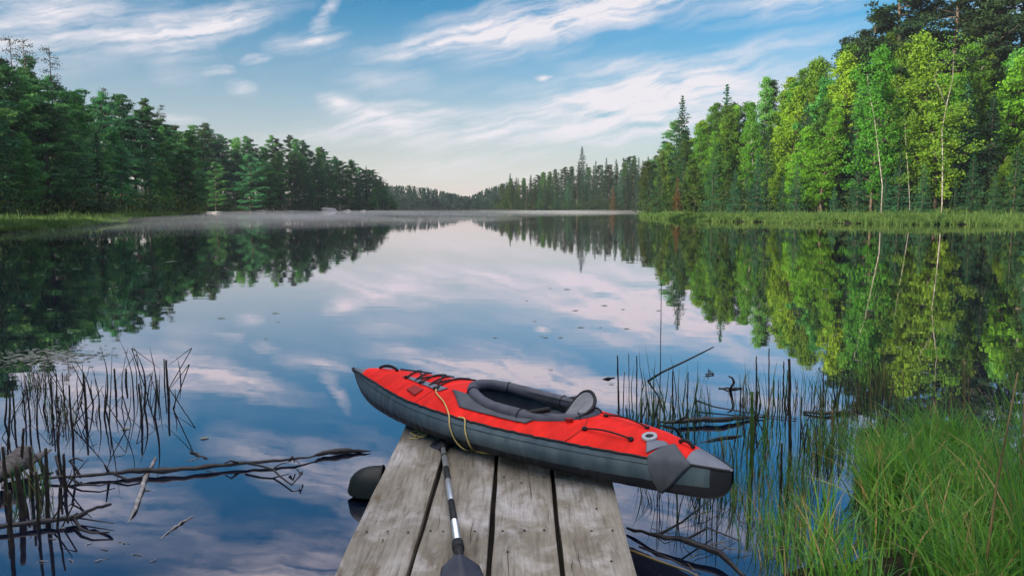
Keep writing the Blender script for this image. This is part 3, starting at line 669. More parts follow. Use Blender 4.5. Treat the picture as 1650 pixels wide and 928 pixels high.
def S(s,g,off=0.0):
    """point of the kayak skin: |g|<=1 deck, 1..2 hull side; g>0 near side"""
    sg = 1 if g>=0 else -1; a=abs(g); w_=kw(s); pk=math.sin(s*88+2.2*math.sin(s*23)+a*2)*math.sin(s*31+1)*max(0,1-abs(s)**4); zs=kz_seam(s); zt=kz_top(s); zb=kz_bot(s)
    def P(a):
        if a<=1: return w_*(a*.97), zt-(zt-zs)*(a**2.3)
        t=a-1; th_=t*math.pi*.5
        # plump tube: bulges a little outside the seam, then tucks under
        x=w_*(.97+.09*math.sin(min(1,t*2)*math.pi)) if t<.5 else w_*.97*math.cos((t-.5)*math.pi)**.8
        z=zs-(zs-zb)*(math.sin(t*math.pi/2)**1.15)
        return x,z
    x,z=P(a)
    if a>.55: z+= .003*pk*math.exp(-((a-.93)/.16)**2); 
    if 1.02<a<1.9: x+= .0055*pk*math.sin((a-1)*math.pi)*(1 if s>-.6 else .5)
    if off:
        x1,z1=P(min(2,a+.01)); x0,z0=P(max(0,a-.01)); tx,tz=x1-x0,z1-z0; ln=math.hypot(tx,tz)+1e-9; x+= -tz/ln*off if a>.01 else 0; z+= tx/ln*off if a>.01 else off
    return Vector((s*KL, -sg*x, z))
CK_S, CK_A, CK_G = .135, .435, .212           # cockpit centre along, half length (m), half width (m)
def in_cock(p,k=1.0): return ((p.x-CK_S*KL)/(CK_A*k))**2+(p.y/(CK_G*k))**2<1
NSs=[-1+2*i/300 for i in range(301)]; NSs=sorted(set(NSs+[-.995,-.985,.985,.995]))
def smooth_build(mb,nm,mats,par=kay): 
    return mb.build(nm,mats,par)
# hull with black stems; shade painted in as a dark lower band
mb=MB()
rows=[[S(s,1+q/12) for q in range(13)]+[S(s,-2+q/12) for q in range(1,13)] for s in NSs]; base=0
mb.grid(rows)
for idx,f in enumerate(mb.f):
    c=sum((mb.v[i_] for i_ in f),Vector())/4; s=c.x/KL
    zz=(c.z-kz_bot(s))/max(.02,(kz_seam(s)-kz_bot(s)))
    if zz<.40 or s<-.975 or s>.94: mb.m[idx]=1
hull=smooth_build(mb,'hull',[M['hull'],M['stem_and_shade']])
# deck
gs=[-1+2*j/40 for j in range(41)]
mb=MB(); rows=[[S(s,g) for g in gs] for s in NSs]
mb.grid(rows,keep=lambda i_,j_: not in_cock((rows[i_][j_]+rows[i_+1][j_+1])/2,.97))
for idx,f in enumerate(mb.f):
    c=sum((mb.v[i_] for i_ in f),Vector())/4; s=c.x/KL
    if s<-.87 or s>.86: mb.m[idx]=1
smooth_build(mb,'deck',[M['red'],M['lightgrey']])
# seam piping
for sg in (1,-1):
    mb=MB(); mb.tube([S(s,sg*1.0,.002) for s in NSs[1:-1]],.007,6); smooth_build(mb,'piping',M['black'])
mb=MB(); mb.tube([S(-1+i/200*1.0,2.0 if i>2 else 1.5) for i in range(40)],.008,6) ; smooth_build(mb,'keel_strip',M['black'])
def patch(name,mat,corn,off=.006,n_=10):
    """four (s,g) corners -> a cloth panel lying on the skin"""
    mb=MB(); P=[]
    for i_ in range(n_+1):
        u=i_/n_; r_=[]
        for j_ in range(n_+1):
            v=j_/n_; s=(1-u)*((1-v)*corn[0][0]+v*corn[3][0])+u*((1-v)*corn[1][0]+v*corn[2][0]); g=(1-u)*((1-v)*corn[0][1]+v*corn[3][1])+u*((1-v)*corn[1][1]+v*corn[2][1])
            r_.append(S(s,g,off))
        P.append(r_)
    mb.grid(P); o=smooth_build(mb,name,mat); md=o.modifiers.new('t','SOLIDIFY'); md.thickness=.003; md.offset=0; return o
patch('side_panel',M['greypatch'],[(-.09,.80),(.25,.80),(.30,.50),(-.22,.42)],.006,16)
patch('side_panel',M['greypatch'],[(-.09,-.80),(.25,-.80),(.30,-.50),(-.22,-.42)],.006,16)
patch('deck_strip',M['lightgrey'],[(-.58,.36),(-.27,.56),(-.25,.40),(-.52,.26)],.005)
patch('deck_badge',M['darkred'],[(-.45,.78),(-.37,.84),(-.36,.62),(-.435,.58)],.006,6)
patch('stern_flap',M['greypatch'],[(.745,.97),(.79,1.72),(.885,1.02),(.80,.30)],.010,14)
patch('stern_patch',M['lightgrey'],[(.71,.52),(.735,.90),(.79,.45),(.765,.35)],.007)
# coaming ring
mb=MB(); ring=[]
for k in range(64):
    a=2*math.pi*k/64; x=CK_S*KL+CK_A*math.cos(a)*(1+.0*math.cos(a)); y=CK_G*math.sin(a)
    s=x/KL; g=min(1,abs(y)/(kw(s)*.97)); z=kz_top(s)-(kz_top(s)-kz_seam(s))*g**2.3
    ring.append(Vector((x,y,z-.004+.010*math.cos(a)*-1)))
rad_=.035; pts_=ring+[ring[0]]
P=[]
for k in range(64):
    d=(ring[(k+1)%64]-ring[k-1]).normalized(); o_=d.cross(Vector((0,0,1))).normalized(); u_=o_.cross(d); rk=rad_*(1+.03*math.sin(k*1.9))
    P.append([ring[k]+o_*math.cos(t_)*rk+u_*math.sin(t_)*rk for t_ in np.linspace(0,2*math.pi,15)[:-1]])
P.append(P[0]); mb.grid(P,close=True); coam=smooth_build(mb,'coaming',M['coaming'])
mb=MB(); mb.tube([p+Vector((0,0,-.022))+Vector((p.x-CK_S*KL,p.y,0)).normalized()*.035 for p in pts_],.005,5,cap=False); smooth_build(mb,'coaming_piping',M['black'],coam)
for k in (3,14,24,38,50,60):
    d=(ring[(k+1)%64]-ring[k-1]).normalized(); o_=d.cross(Vector((0,0,1))).normalized(); u_=o_.cross(d)
    mb=MB(); mb.tube([ring[k]+o_*math.cos(t_)*(rad_+.003)+u_*math.sin(t_)*(rad_+.003) for t_ in np.linspace(0,2*math.pi,17)],.0035,5,cap=False); smooth_build(mb,'coaming_seam',M['black'],coam)
# cockpit liner
mb=MB(); P=[]
for k in range(41):
    a=2*math.pi*k/40; r_=[]
    for q in range(7):
        f=q/6; kx=.99*math.cos(f*math.pi/2)**.5 if f<1 else 0; x=CK_S*KL+CK_A*math.cos(a)*kx; y=CK_G*math.sin(a)*kx; z0=ring[int(a/(2*math.pi)*64)%64].z-.03; r_.append((x,y,z0+(.045-z0)*math.sin(f*math.pi/2)))
    P.append(r_)
mb.grid(P); smooth_build(mb,'liner',M['interior'])
# inflated floor tubes inside
for yy in (-.1,0,.1):
    mb=MB(); mb.tube([(CK_S*KL-.42,yy,.06),(CK_S*KL-.38,yy,.07),(CK_S*KL+.4,yy,.07)],[.02,.045,.045],10); smooth_build(mb,'floor_tube',M['interior'])
# seat with backrest
seat=empty('seat',(0,0,0)); seat.parent=kay
mb=MB(); 
def pad(c,rx,rz_,th_,tilt,mi=0,n_=28):
    """rounded oval cushion; faces +-x before tilting about y"""
    P=[]; Rm=Matrix.Rotation(tilt,3,'Y'); Rx=Matrix.Rotation(R(24) if rz_<.15 else 0,3,'X')
    for i_ in range(9):
        ph=-math.pi/2+math.pi*i_/8; r_=[]
        for k in range(n_):
            a=2*math.pi*k/n_; e=abs(math.cos(ph))**.45; v=Vector((math.sin(ph)*th_, math.cos(a)*rx*e, math.sin(a)*rz_*e)); v.x-= .35*v.y*v.y/rx; r_.append(Vector(c)+Rx@(Rm@v))
        P.append(r_)
    return P
SX=CK_S*KL+CK_A
BC,BT=(SX-.12,.01,.265),R(62)
mb.grid(pad(BC,.155,.14,.014,BT),close=True); bk=smooth_build(mb,'backrest',M['seatgrey'],seat)
mb=MB(); Pp=pad(BC,.158,.143,.014,BT); edge=[max((Pp[i_][k] for i_ in range(9)),key=lambda v:(v-Vector(BC)).length) for k in range(28)]; mb.tube(edge+[edge[0]],.010,6,cap=False); smooth_build(mb,'backrest_trim',M['black'],bk)
mb=MB(); mb.grid(pad((BC[0]+.010,BC[1],BC[2]-.014),.150,.135,.012,BT),close=True); smooth_build(mb,'backrest_shell',M['black'],bk)
mb=MB(); mb.grid(pad((SX-.36,0,.15),.17,.16,.03,R(90)),close=True); smooth_build(mb,'seat_cushion',M['interior'],seat)
for sy in (-1,1):
    mb=MB(); mb.tube([(SX-.16,sy*.18,.33),(SX-.35,sy*.21,.27),(SX-.6,sy*.215,.24)],[.008,.008,.008],4,flat=2); smooth_build(mb,'strap',M['black'],seat)
mb=MB(); mb.box((CK_S*KL-.2,.03,.135),(.12,.08,.02),.3); mb.box((CK_S*KL-.03,-.06,.13),(.1,.05,.018),-.4); smooth_build(mb,'foot_brace',M['seatgrey'],seat)
# bungee lacing on the foredeck
mb=MB(); A=[(-.54,.36),(-.60,-.45),(-.42,.42),(-.48,-.60),(-.30,.50),(-.35,-.62)]; B=[(-.68,-.20),(-.54,-.55),(-.47,.40),(-.42,-.62),(-.36,.46),(-.29,-.60)]
for seq in (A,B):
    pp=[]
    for a_,b_ in zip(seq,seq[1:]):
        for k in range(8): t_=k/8; pp.append(S(a_[0]+(b_[0]-a_[0])*t_,a_[1]+(b_[1]-a_[1])*t_,.009))
    pp.append(S(*seq[-1],.009)); mb.tube(pp,.0055,5)
smooth_build(mb,'bungee_cord',M['black'])
for (s,g) in ((-.54,.36),(-.60,-.47),(-.42,.42),(-.48,-.62),(-.30,.50),(-.35,-.64)):
    mb=MB(); c=S(s,g,.010); mb.box(c,(.035,.022,.012),.3); smooth_build(mb,'lacing_loop',M['black'])
# rear deck cords
for g0_ in (.62,-.10):
    mb=MB(); pp=[S(.48+.18*k/10,g0_+.0*k,.008+.016*math.sin(k/10*math.pi)) for k in range(11)]; mb.tube(pp,.005,5); smooth_build(mb,'deck_cord',M['black'])
    for s_ in (.48,.66):
        mb=MB(); mb.tube([S(s_,g0_,-.002),S(s_,g0_,.012)],.014,10); smooth_build(mb,'cord_anchor',M['black'])
# handles
for (s0_,s1_,h_) in ((-.80,-.67,.024),(.80,.855,.022)):
    mb=MB(); pp=[S(s0_+(s1_-s0_)*k/10,0.0,.004+h_*math.sin(k/10*math.pi)**.7) for k in range(11)]; mb.tube(pp,.007,6,flat=1.6); smooth_build(mb,'handle',M['black'])
for s_ in (-.33,.45):
    mb=MB(); mb.tube([S(s_+.02*math.sin(k*.4),-.97+1.94*k/24,.0015) for k in range(25)],.0022,5); smooth_build(mb,'deck_seam',M['darkred'])
for sg in (1,-1):
    mb=MB(); mb.tube([S(-.93+1.72*k/120,sg*1.12,.001) for k in range(121)],.0016,4); smooth_build(mb,'hull_seam',M['black'])
mb=MB(); mb.box(S(.40,.50,.014),(.045,.018,.010),.5); smooth_build(mb,'pull_tag',M['darkred'])
# valve
vc=S(.71,.38,.004); vn=(S(.71,.38,.05)-S(.71,.38,0)).normalized()
vo=empty('valve',vc); vo.parent=kay; vo.rotation_euler=vn.to_track_quat('Z','Y').to_euler()
def disc(r0,r1,z0,z1,n_=28):
    mb=MB(); mb.grid([[(r*math.cos(a),r*math.sin(a),z) for a in np.linspace(0,2*math.pi,n_+1)[:-1]] for r,z in ((r0,z0),(r0,z1),(r1,z1),(r1,z0))],close=True); return mb
disc(.022,.040,-.002,.009).build('valve_ring',M['steelring'],vo); mb=MB(); mb.tube([(0,0,-.002),(0,0,.005)],.0215,24); mb.build('valve_cap',M['black'],vo)

# ------------------------------------------------------------------ rope
def kworld(p): return kay.matrix_basis @ p
def rope_strand(mb,pts,r=.0042,n_=60):
    # Catmull-Rom through the given points, two laid strands
    P=[Vector(p) for p in pts]; P=[P[0]*2-P[1]]+P+[P[-1]*2-P[-2]]; Q=[]
    for i_ in range(1,len(P)-2):
        for k in range(12):
            t_=k/12; Q.append(.5*((2*P[i_])+(P[i_+1]-P[i_-1])*t_+(2*P[i_-1]-5*P[i_]+4*P[i_+1]-P[i_+2])*t_*t_+(3*P[i_]-P[i_-1]-3*P[i_+1]+P[i_+2])*t_**3))
    Q.append(P[-2]); mb.tube(Q,r,6)
bpy.context.view_layer.update()
mb=MB()
def ks(s,g,off=.008): return kworld(S(s,g,off))
rope_strand(mb,[ks(-.30,.52),ks(-.26,.66),ks(-.18,.80),ks(-.10,1.0),ks(-.07,1.2,.01),ks(-.05,1.45,.012),ks(-.02,1.62,.015),on_dock(764,726,.006),on_dock(778,729,.006),on_dock(792,730,.006)])
rope_strand(mb,[ks(-.05,.98,.006),ks(-.01,1.0,.01),ks(.015,1.2,.012),ks(.03,1.5,.012),on_dock(772,724,.012),on_dock(781,729,.006)])
rope_strand(mb,[on_dock(722,703,.02),on_dock(705,697,.03),on_dock(693,696,.03),on_dock(685,700,.02),on_dock(672,706,.006),on_dock(659,706,.006)])
rope_strand(mb,[on_dock(693,697,.02),on_dock(680,700,.012),on_dock(672,694,.01),on_dock(662,697,.006),on_dock(669,701,.008),on_dock(683,704,.012),on_dock(690,698,.015),on_dock(678,697,.02),on_dock(667,704,.01)],.0038)
rp_=mb.build('rope',M['rope']); tag(rp_,'tan yellow rope hanging from kayak deck and loosely coiled on the planks','rope')

# ------------------------------------------------------------------ paddle
M['alu'] = material('silver paddle shaft',(.62,.64,.68),.28,.5,metal=.75)
M['blade'] = material('black paddle blade',(.02,.021,.035),.35,.5,noise=8,col2=(.035,.035,.05))
pa,pb = on_dock(714,722,.03), on_dock(738,880,.045)
pd=(pb-pa).normalized(); pc=empty('paddle',(pa+pb)/2); tag(pc,'double-bladed kayak paddle with silver shaft, lying on planks and under kayak','paddle'); PC=pc.location.copy()
def seg(a,b_,r,name,mat,par=pc,n_=14):
    mb=MB(); mb.tube([pa.lerp(pb,a)-PC,pa.lerp(pb,b_)-PC],r,n_); return mb.build(name,mat,par)
shaft=seg(-.04,1.02,.0155,'shaft',M['alu'])
seg(.26,.40,.0165,'ferrule',M['black'],shaft); seg(.62,.80,.0165,'ferrule',M['black'],shaft); seg(.10,.12,.0162,'ferrule',M['black'],shaft)
ring_=seg(.975,1.02,.026,'drip_ring',M['black'])
def blade(origin,dirn,name):
    dirn=dirn.normalized(); sidev=dirn.cross(Vector((0,0,1))).normalized(); upv=sidev.cross(dirn).normalized(); P=[]; P2=[]
    prof=[(0,.017),(.03,.019),(.06,.03),(.09,.055),(.13,.078),(.2,.088),(.3,.092),(.38,.085),(.43,.068),(.46,.04),(.47,.01)]
    for d,hw in prof:
        r1=[];r2=[]
        for k in range(13):
            f=-1+k/6; curve=-.02*f*f-.05*(d/.47)**2; rib=.012*math.exp(-(f*hw/.016)**2)*(1-d/.47)
            r1.append(origin+dirn*d+sidev*hw*f+upv*(curve+rib+.004)-PC); r2.append(origin+dirn*d+sidev*hw*f+upv*(curve-.003)-PC)
        P.append(r1+r2[::-1])
    mb=MB(); mb.grid(P,close=True); mb.poly(P[0][::-1]); mb.poly(P[-1]); o=mb.build(name,M['blade'],pc); return o
bl1=blade(pb+pd*.01,pd,'blade'); bl2=blade(pa-pd*.0,Vector((-pd.x,-pd.y,-pd.z-.07)),'blade')
for o_,dd,og in ((bl1,pd,pb),(bl2,-pd,pa)):
    mb=MB(); mb.tube([og-dd*.02-PC,og+dd*.06-PC,og+dd*.16-PC+Vector((0,0,-.012))],[.023,.020,.008],12); mb.build('blade_socket',M['black'],o_)

# ------------------------------------------------------------------ water plants
M['reedbrown'] = material('dead reed',(.020,.016,.016),.8,.2,noise=12,col2=(.055,.042,.030))
M['reedtan'] = material('dry reed',(.16,.11,.05),.8,.2,noise=10,col2=(.26,.19,.09))
M['reedgreen'] = material('green reed',(.06,.13,.025),.6,.3,noise=9,col2=(.10,.17,.04),translucent=.2)
M['sedge1'] = material('fresh sedge',(.11,.29,.035),.5,.4,noise=6,col2=(.21,.44,.07),translucent=.5)
M['sedge2'] = material('deep green sedge',(.05,.18,.04),.5,.4,noise=6,col2=(.12,.30,.08),translucent=.5)
M['sedge3'] = material('straw sedge',(.30,.22,.09),.7,.2,noise=8,col2=(.42,.32,.15),translucent=.2)
def stalk(bx,by,tx,ty,r,mat,label,group,bend=0,leafs=0,tilt=0,name='reed_stalk',taper=.7):
    b_=at(bx,by,0); D=b_.y; tp=atd(tx,ty,D+tilt); mb=MB(); base=b_+Vector((0,0,-.12)); h=tp.z
    pts=[base]+[b_.lerp(tp,i_/5)+Vector((bend*math.sin(i_/5*math.pi)*h,0,0)) for i_ in range(6)]
    pts=[base]+[b_.lerp(tp,i_/11)+Vector((bend*math.sin(i_/11*math.pi)*h+random.gauss(0,.0012),bend*.4*math.sin(i_/11*2.2)*h,0)) for i_ in range(12)]
    mb.tube([p-b_ for p in pts],[r]+[r*(1-(1-taper)*(i_/11)**1.3)*random.uniform(.88,1.1) for i_ in range(12)],6)
    for k in range(leafs):
        z0=random.uniform(.0,.5); p=b_.lerp(tp,z0); lean=Vector((random.gauss(0,.12),random.gauss(0,.12),0)); hh=h*random.uniform(.35,.7)
        q=[p+lean*(t_**1.7)+Vector((0,0,hh*t_*(1-.25*t_))) for t_ in (0,.25,.5,.75,1)]; mb.tube([x-b_ for x in q],[r*.7,r*.8,r*.7,r*.45,.0008],4,flat=.25)
    o=mb.build(name,mat); o.location=b_; tag(o,label,'reed',group); return o
def blade_stalk(bx,by,tx,ty,wd,mat,label,group,bend=.0,name='reed_leaf'):
    return stalk(bx,by,tx,ty,wd,mat,label,group,bend,0,0,name,.08)
GL,GR='dead reeds standing in the water left of the dock','reeds standing in the water right of the dock'
LL=[ # base, top, radius, blade?
 (170,660,160,556,.007,1,.05),(176,684,181,560,.006,1,0),(150,654,113,571,.007,1,.06),(139,667,134,600,.013,0,0),(187,633,184,594,.012,0,0),(203,618,203,594,.013,0,0),
 (232,655,212,556,.009,1,.07),(249,672,240,558,.009,1,.04),(229,676,223,618,.012,0,0),(272,641,268,580,.014,0,0),(265,622,264,578,.008,0,0),(291,612,284,573,.006,1,.03),
 (118,702,112,620,.010,0,0),(90,641,86,580,.006,1,.03),(49,702,41,616,.008,0,0),(41,676,36,630,.008,0,0),(99,762,92,695,.011,0,0),(75,770,64,740,.018,0,0),(77,830,73,722,.014,0,0),
 (37,830,26,750,.022,0,0),(105,787,103,731,.013,0,0),(215,640,190,545,.006,1,.05),(238,640,250,590,.006,1,-.03),(160,668,146,590,.006,1,.04),(168,672,172,600,.007,1,0),(196,655,195,600,.005,1,.02),
 (256,645,258,592,.006,1,0),(60,690,66,600,.007,1,.02),(25,700,20,625,.009,0,0),(12,730,16,640,.010,0,0),(84,668,82,608,.009,0,0),(70,660,72,600,.007,1,.03),(30,770,38,690,.012,0,0),(52,800,48,720,.012,0,0),
 (10,810,4,720,.014,0,0),(125,640,128,590,.005,1,.03),(104,655,100,600,.007,0,0),(8,680,2,600,.008,1,.04),(220,625,205,560,.005,1,.06),(62,850,58,760,.010,0,0),(20,880,14,790,.014,0,0),(93,850,97,780,.008,0,0)]
for i_,(a,b1,c,d,r,bl_,bd) in enumerate(LL):
    r*=1.05; bd*=1.3*random.choice((-1,1,1))
    near = 'nearest the driftwood' if b1>720 else 'behind the long floating branch' if b1>665 else 'out in the open water'
    shape = 'curved dark reed leaf' if bl_ else ('thick broken reed stub' if r>.0115 else 'thin dead reed stalk')
    lab=f"{shape} {near}, {'leaning' if abs(c-a)>12 else 'upright'}"
    (blade_stalk if bl_ else stalk)(a,b1,c,d,r*(1.0 if bl_ else .8),M['reedbrown'],lab,GL,**({'bend':bd} if bl_ else {'bend':random.uniform(-.02,.02)}))
RR=[(997,668,995,573,.011,0,'b'),(1004,661,1006,599,.006,0,'b'),(1014,672,1013,570,.005,0,'b'),(1026,661,1026,573,.008,0,'b'),(1052,670,1039,553,.005,1,'g'),(1054,676,1056,574,.007,1,'g'),
 (1063,676,1066,458,.005,0,'b'),(1084,672,1084,597,.009,0,'b'),(1096,676,1095,590,.006,1,'g'),(1107,661,1109,600,.008,0,'b'),(1115,668,1125,578,.006,1,'g'),(1037,622,1030,563,.005,1,'b'),
 (1218,661,1219,574,.009,0,'b'),(1239,655,1239,561,.008,0,'b'),(1262,631,1263,582,.009,0,'b'),(1273,744,1272,578,.015,0,'b'),(1253,661,1254,612,.006,0,'b'),(1326,676,1327,600,.007,0,'b'),(1194,661,1193,634,.006,0,'b'),
 (1211,760,1212,631,.017,0,'g'),(1258,800,1260,714,.010,0,'b'),(1341,740,1341,660,.010,0,'t'),(1555,700,1552,578,.012,0,'t'),(1530,668,1533,632,.008,0,'t'),(1562,680,1560,610,.008,0,'t'),(1455,650,1456,600,.006,0,'t'),
 (1020,668,1022,585,.006,1,'g'),(1070,660,1078,590,.006,1,'g'),(1100,655,1108,585,.006,1,'g'),(1090,640,1080,570,.005,1,'b'),(1046,665,1035,590,.006,1,'g'),(1120,640,1127,600,.006,1,'g'),(1032,668,1035,602,.006,1,'g'),
 (1225,650,1215,585,.006,1,'g'),(1246,650,1252,580,.006,1,'g'),(1232,690,1226,610,.006,1,'g'),(1325,650,1310,610,.005,1,'g'),(1200,700,1196,640,.006,0,'b'),(1290,700,1292,640,.006,0,'b'),(1320,720,1325,640,.007,0,'t')]
mm={'b':'reedbrown','g':'reedgreen','t':'reedtan'}; cn={'b':'dark dead','g':'green','t':'dry tan'}
for i_,(a,b1,c,d,r,bl_,mk) in enumerate(RR):
    where='behind the kayak stern' if a<1150 else 'mid-water right of the kayak' if a<1400 else 'beyond the near sedge'
    size='thick' if r>.01 else 'slim'; lab=f"{size} {cn[mk]} reed {'leaf' if bl_ else 'stem'} {where}"
    if a==1063: lab='tallest hair-thin dark reed stem rising far above the others'
    if a==1273: lab='thick straight dark reed post right of the kayak stern'
    (blade_stalk if bl_ else stalk)(a,b1,c,d,r*(1.0 if bl_ else .8),M[mm[mk]],lab,GR,**({'bend':random.uniform(-.05,.05)} if bl_ else {}))
# finer sedge rising through the water
def sedge(name,label,pts,hmin,hmax,wd,mats,probs,leanS=.2,seg=5,droop=.45):
    n_=len(pts); pts=np.asarray(pts); hh=rng.uniform(hmin,hmax,n_)*pts[:,3]; base=pts[:,:3]
    V,F=strips(base,hh,rng.normal(size=(n_,2))*leanS*hh[:,None]+np.array([-.02,-.0]),wd*(.6+.8*rng.random(n_)),seg,droop)
    mi=np.repeat(rng.choice(len(mats),n_,p=probs),seg)
    return tag(link(name,npmesh(name,V,F,mats,mi,smooth=False)),label,'grass',kind='stuff')
def region(poly,n_,scale=1.0,clump=None):
    """points inside a plan polygon given in photo positions on the water"""
    P=np.array([at(x,y,0)[:2] for x,y in poly]); lo,hi=P.min(0),P.max(0); out_=[]
    cl=[lo+(hi-lo)*rng.random(2) for _ in range(clump)] if clump else None
    while len(out_)<n_:
        q=lo+(hi-lo)*rng.random((2000,2))
        if cl is not None: q=np.array(cl)[rng.integers(0,len(cl),2000)]+rng.normal(size=(2000,2))*.07
        ins=sdist(q,P)<0; out_.extend(q[ins].tolist())
    q=np.array(out_[:n_]); z=np.maximum(hgt(q),-.05); return np.column_stack([q,z,np.full(n_,scale)])
SM=[M['sedge1'],M['sedge2'],M['sedge3']]
A_=np.vstack([region([(1370,800),(1410,750),(1480,728),(1560,745),(1640,790),(1800,900),(1750,1060),(1380,1060),(1290,960),(1310,860)],3600,1.0,64),
              region([(1390,770),(1500,728),(1600,770),(1620,900),(1400,900)],1500,1.15,26),
              region([(1600,760),(1800,700),(2000,900),(1900,1150),(1640,1000)],1300,1.4,34)])
sedge('sedge_grass','tall fresh green sedge crowding the near bank right of dock',A_,.16,.52,.0082,SM,[.62,.28,.10],.36,7,.7)
T_=region([(1600,830),(1680,800),(1860,900),(1860,1150),(1640,1080)],520,1.0,30); sedge('sedge_grass','tallest loose sedge blades rising along the right photo edge',T_,.55,1.12,.007,SM,[.5,.35,.15],.16,7,.5)
B_=np.vstack([region([(1150,720),(1420,690),(1560,720),(1420,800),(1290,960),(1200,960),(1140,860)],800,.85,60),region([(1170,800),(1300,780),(1300,960),(1240,960)],260,.85,20)])
sedge('sedge_grass','thin scattered sedge growing in the shallows beside the kayak stern',B_,.14,.40,.005,SM,[.3,.5,.2],.16,5,.3)
C_=region([(990,665),(1130,650),(1160,690),(1000,700)],160,1.0,14); sedge('sedge_grass','sparse green sedge among the reeds behind the kayak stern',C_,.15,.42,.005,[M['reedgreen'],M['reedbrown']],[.6,.4],.12)
D_=np.vstack([region([(-200,620),(90,610),(130,700),(80,860),(-200,930)],480,1.0,34)]); sedge('sedge_grass','thin dark sedge among the dead reeds left of dock',D_,.12,.36,.005,[M['reedbrown'],M['reedtan'],M['sedge2']],[.75,.15,.1],.22)
E_=region([(20,790),(90,790),(90,840),(0,850)],60,1.0,4); sedge('sedge_grass','small green tuft by the driftwood at left',E_,.15,.36,.006,[M['sedge2'],M['reedtan']],[.7,.3],.2)
G_=region([(1165,640),(1420,600),(1520,650),(1330,760),(1170,740)],520,1.0,46); sedge('sedge_grass','sparse dark stems and thin blades in the water right of the thick reed post',G_,.10,.44,.006,[M['reedgreen'],M['reedbrown'],M['reedtan']],[.45,.35,.2],.16)
H_=region([(1010,690),(1240,690),(1240,900),(1030,830)],260,1.0,26); sedge('sedge_grass','thin dark stems rising around and under the kayak stern',H_,.10,.34,.005,[M['reedgreen'],M['reedbrown']],[.5,.5],.18)
# bent dry canes in the near grass
def cane(pts,r,mat,label,name='dry_cane',cat='stem',group=None):
    mb=MB(); P=[Vector(p) for p in pts]; mb.tube([p-P[0] for p in P],[r*(1-.5*i_/(len(P)-1)) for i_ in range(len(P))],6); o=mb.build(name,mat); o.location=P[0]; tag(o,label,cat,group); return o
cane([at(1585,1010,0),atd(1590,900,2.9),atd(1606,780,2.95),atd(1625,680,3.0),atd(1640,600,3.05)],.006,M['reedtan'],'long dry tan cane arching up at the right edge')
cane([at(1640,900,0),atd(1645,760,3.3),atd(1650,640,3.3)],.005,M['reedtan'],'dry cane standing at the right photo edge')
cane([at(1500,940,0),atd(1520,860,3.4),atd(1560,830,3.3)],.003,M['reedtan'],'short bent straw in the near sedge')

# ------------------------------------------------------------------ branches and driftwood
M['wetbranch'] = material('wet dark branch',(.012,.010,.014),.5,.4,noise=12,col2=(.032,.026,.028),bump=(40,.8,.006))
M['drift'] = material('weathered driftwood',(.07,.06,.06),.85,.2,noise=9,col2=(.16,.14,.145),bump=(14,.8,.02),mapscale=(1,4,4))
M['palebirch'] = material('peeling birch stick',(.32,.30,.31),.7,.3,noise=14,col2=(.12,.10,.10))
def W(px,py,z=.01): return at(px,py,z)
def branch(name,label,main,radii,twigs,mat,cat='branch',n_=7):
    o_=W(*main[0]); e=empty(name,o_) if twigs else None; mb=MB(); P=[W(*p) for p in main]
    Q=[];Rr=[]
    for i_ in range(len(P)-1):
        for k in range(4):
            t_=k/4; Q.append(P[i_].lerp(P[i_+1],t_)+(Vector((0,random.uniform(-.009,.009),random.uniform(-.005,.005))) if k else Vector())); Rr.append((radii[i_]+(radii[i_+1]-radii[i_])*t_)*random.uniform(.78,1.22))
    Q.append(P[-1]); Rr.append(radii[-1])
    if e is None:
        mb.tube([q-o_ for q in Q],Rr,n_); o=mb.build(name,mat); o.location=o_; tag(o,label,cat); return o
    mb.tube([q-o_ for q in Q],Rr,n_); mb.build('limb',mat,e)
    for tw,r in twigs:
        m2=MB(); T=[W(*p) for p in tw]; m2.tube([q-o_ for q in T],[r*(1-.6*i_/(len(T)-1)) for i_ in range(len(T))],5); m2.build('twig',mat,e)
    tag(e,label,cat); return e
branch('fallen_branch','long dark dead branch floating from left reeds towards the dock',
  [(60,770,.02),(110,768,.03),(180,762,.03),(215,758,.03),(262,758,.03),(330,752,.03),(385,746,.03),(430,743,.03),(474,739,.03),(505,735,.02),(520,730,.02),(560,726,.02),(598,726,.01)],
  [.008,.009,.011,.016,.020,.015,.012,.010,.010,.005,.018,.020,.002],
  [([(180,762,.03),(205,772,.02),(228,768,.02),(240,757,.03)],.009),([(385,746,.03),(372,742,.06),(362,746,.04)],.010),([(395,745,.04),(420,750,.04),(440,756,.03),(452,768,.02),(470,781,.02),(480,770,.04),(486,764,.05)],.009),
   ([(440,755,.03),(452,747,.04),(466,744,.04)],.006),([(466,743,.05),(471,735,.08),(475,744,.04)],.012),([(130,768,.02),(120,752,.06),(112,742,.14),(124,738,.16),(134,742,.17)],.010),([(175,760,.03),(168,748,.12)],.010),
   ([(110,768,.03),(130,780,.02),(160,782,.02),(185,776,.02)],.008),([(90,735,.05),(98,770,.02)],.01),([(478,742,.03),(486,750,.03)],.004)],M['wetbranch'])
lf=MB(); lf.grid([[W(481+i_*1.2,760+j_*1.6-((i_-3)**2)*.3,.05+.01*math.sin(i_)) for i_ in range(7)] for j_ in range(5)]); tag(lf.build('dead_leaf',M['wetbranch']),'curled dead leaf caught on a twig of the floating branch','leaf')
branch('fallen_branch','forked dark stick lying near the photo bottom left',[(-20,850,.03),(60,840,.03),(118,834,.03),(150,820,.06),(178,812,.10)],[.012,.014,.014,.010,.008],
  [([(118,834,.03),(130,852,.02),(148,858,.02),(176,857,.02)],.011),([(108,838,.03),(125,826,.05)],.012),([(125,834,.02),(165,840,.02),(184,843,.02)],.005)],M['wetbranch'])
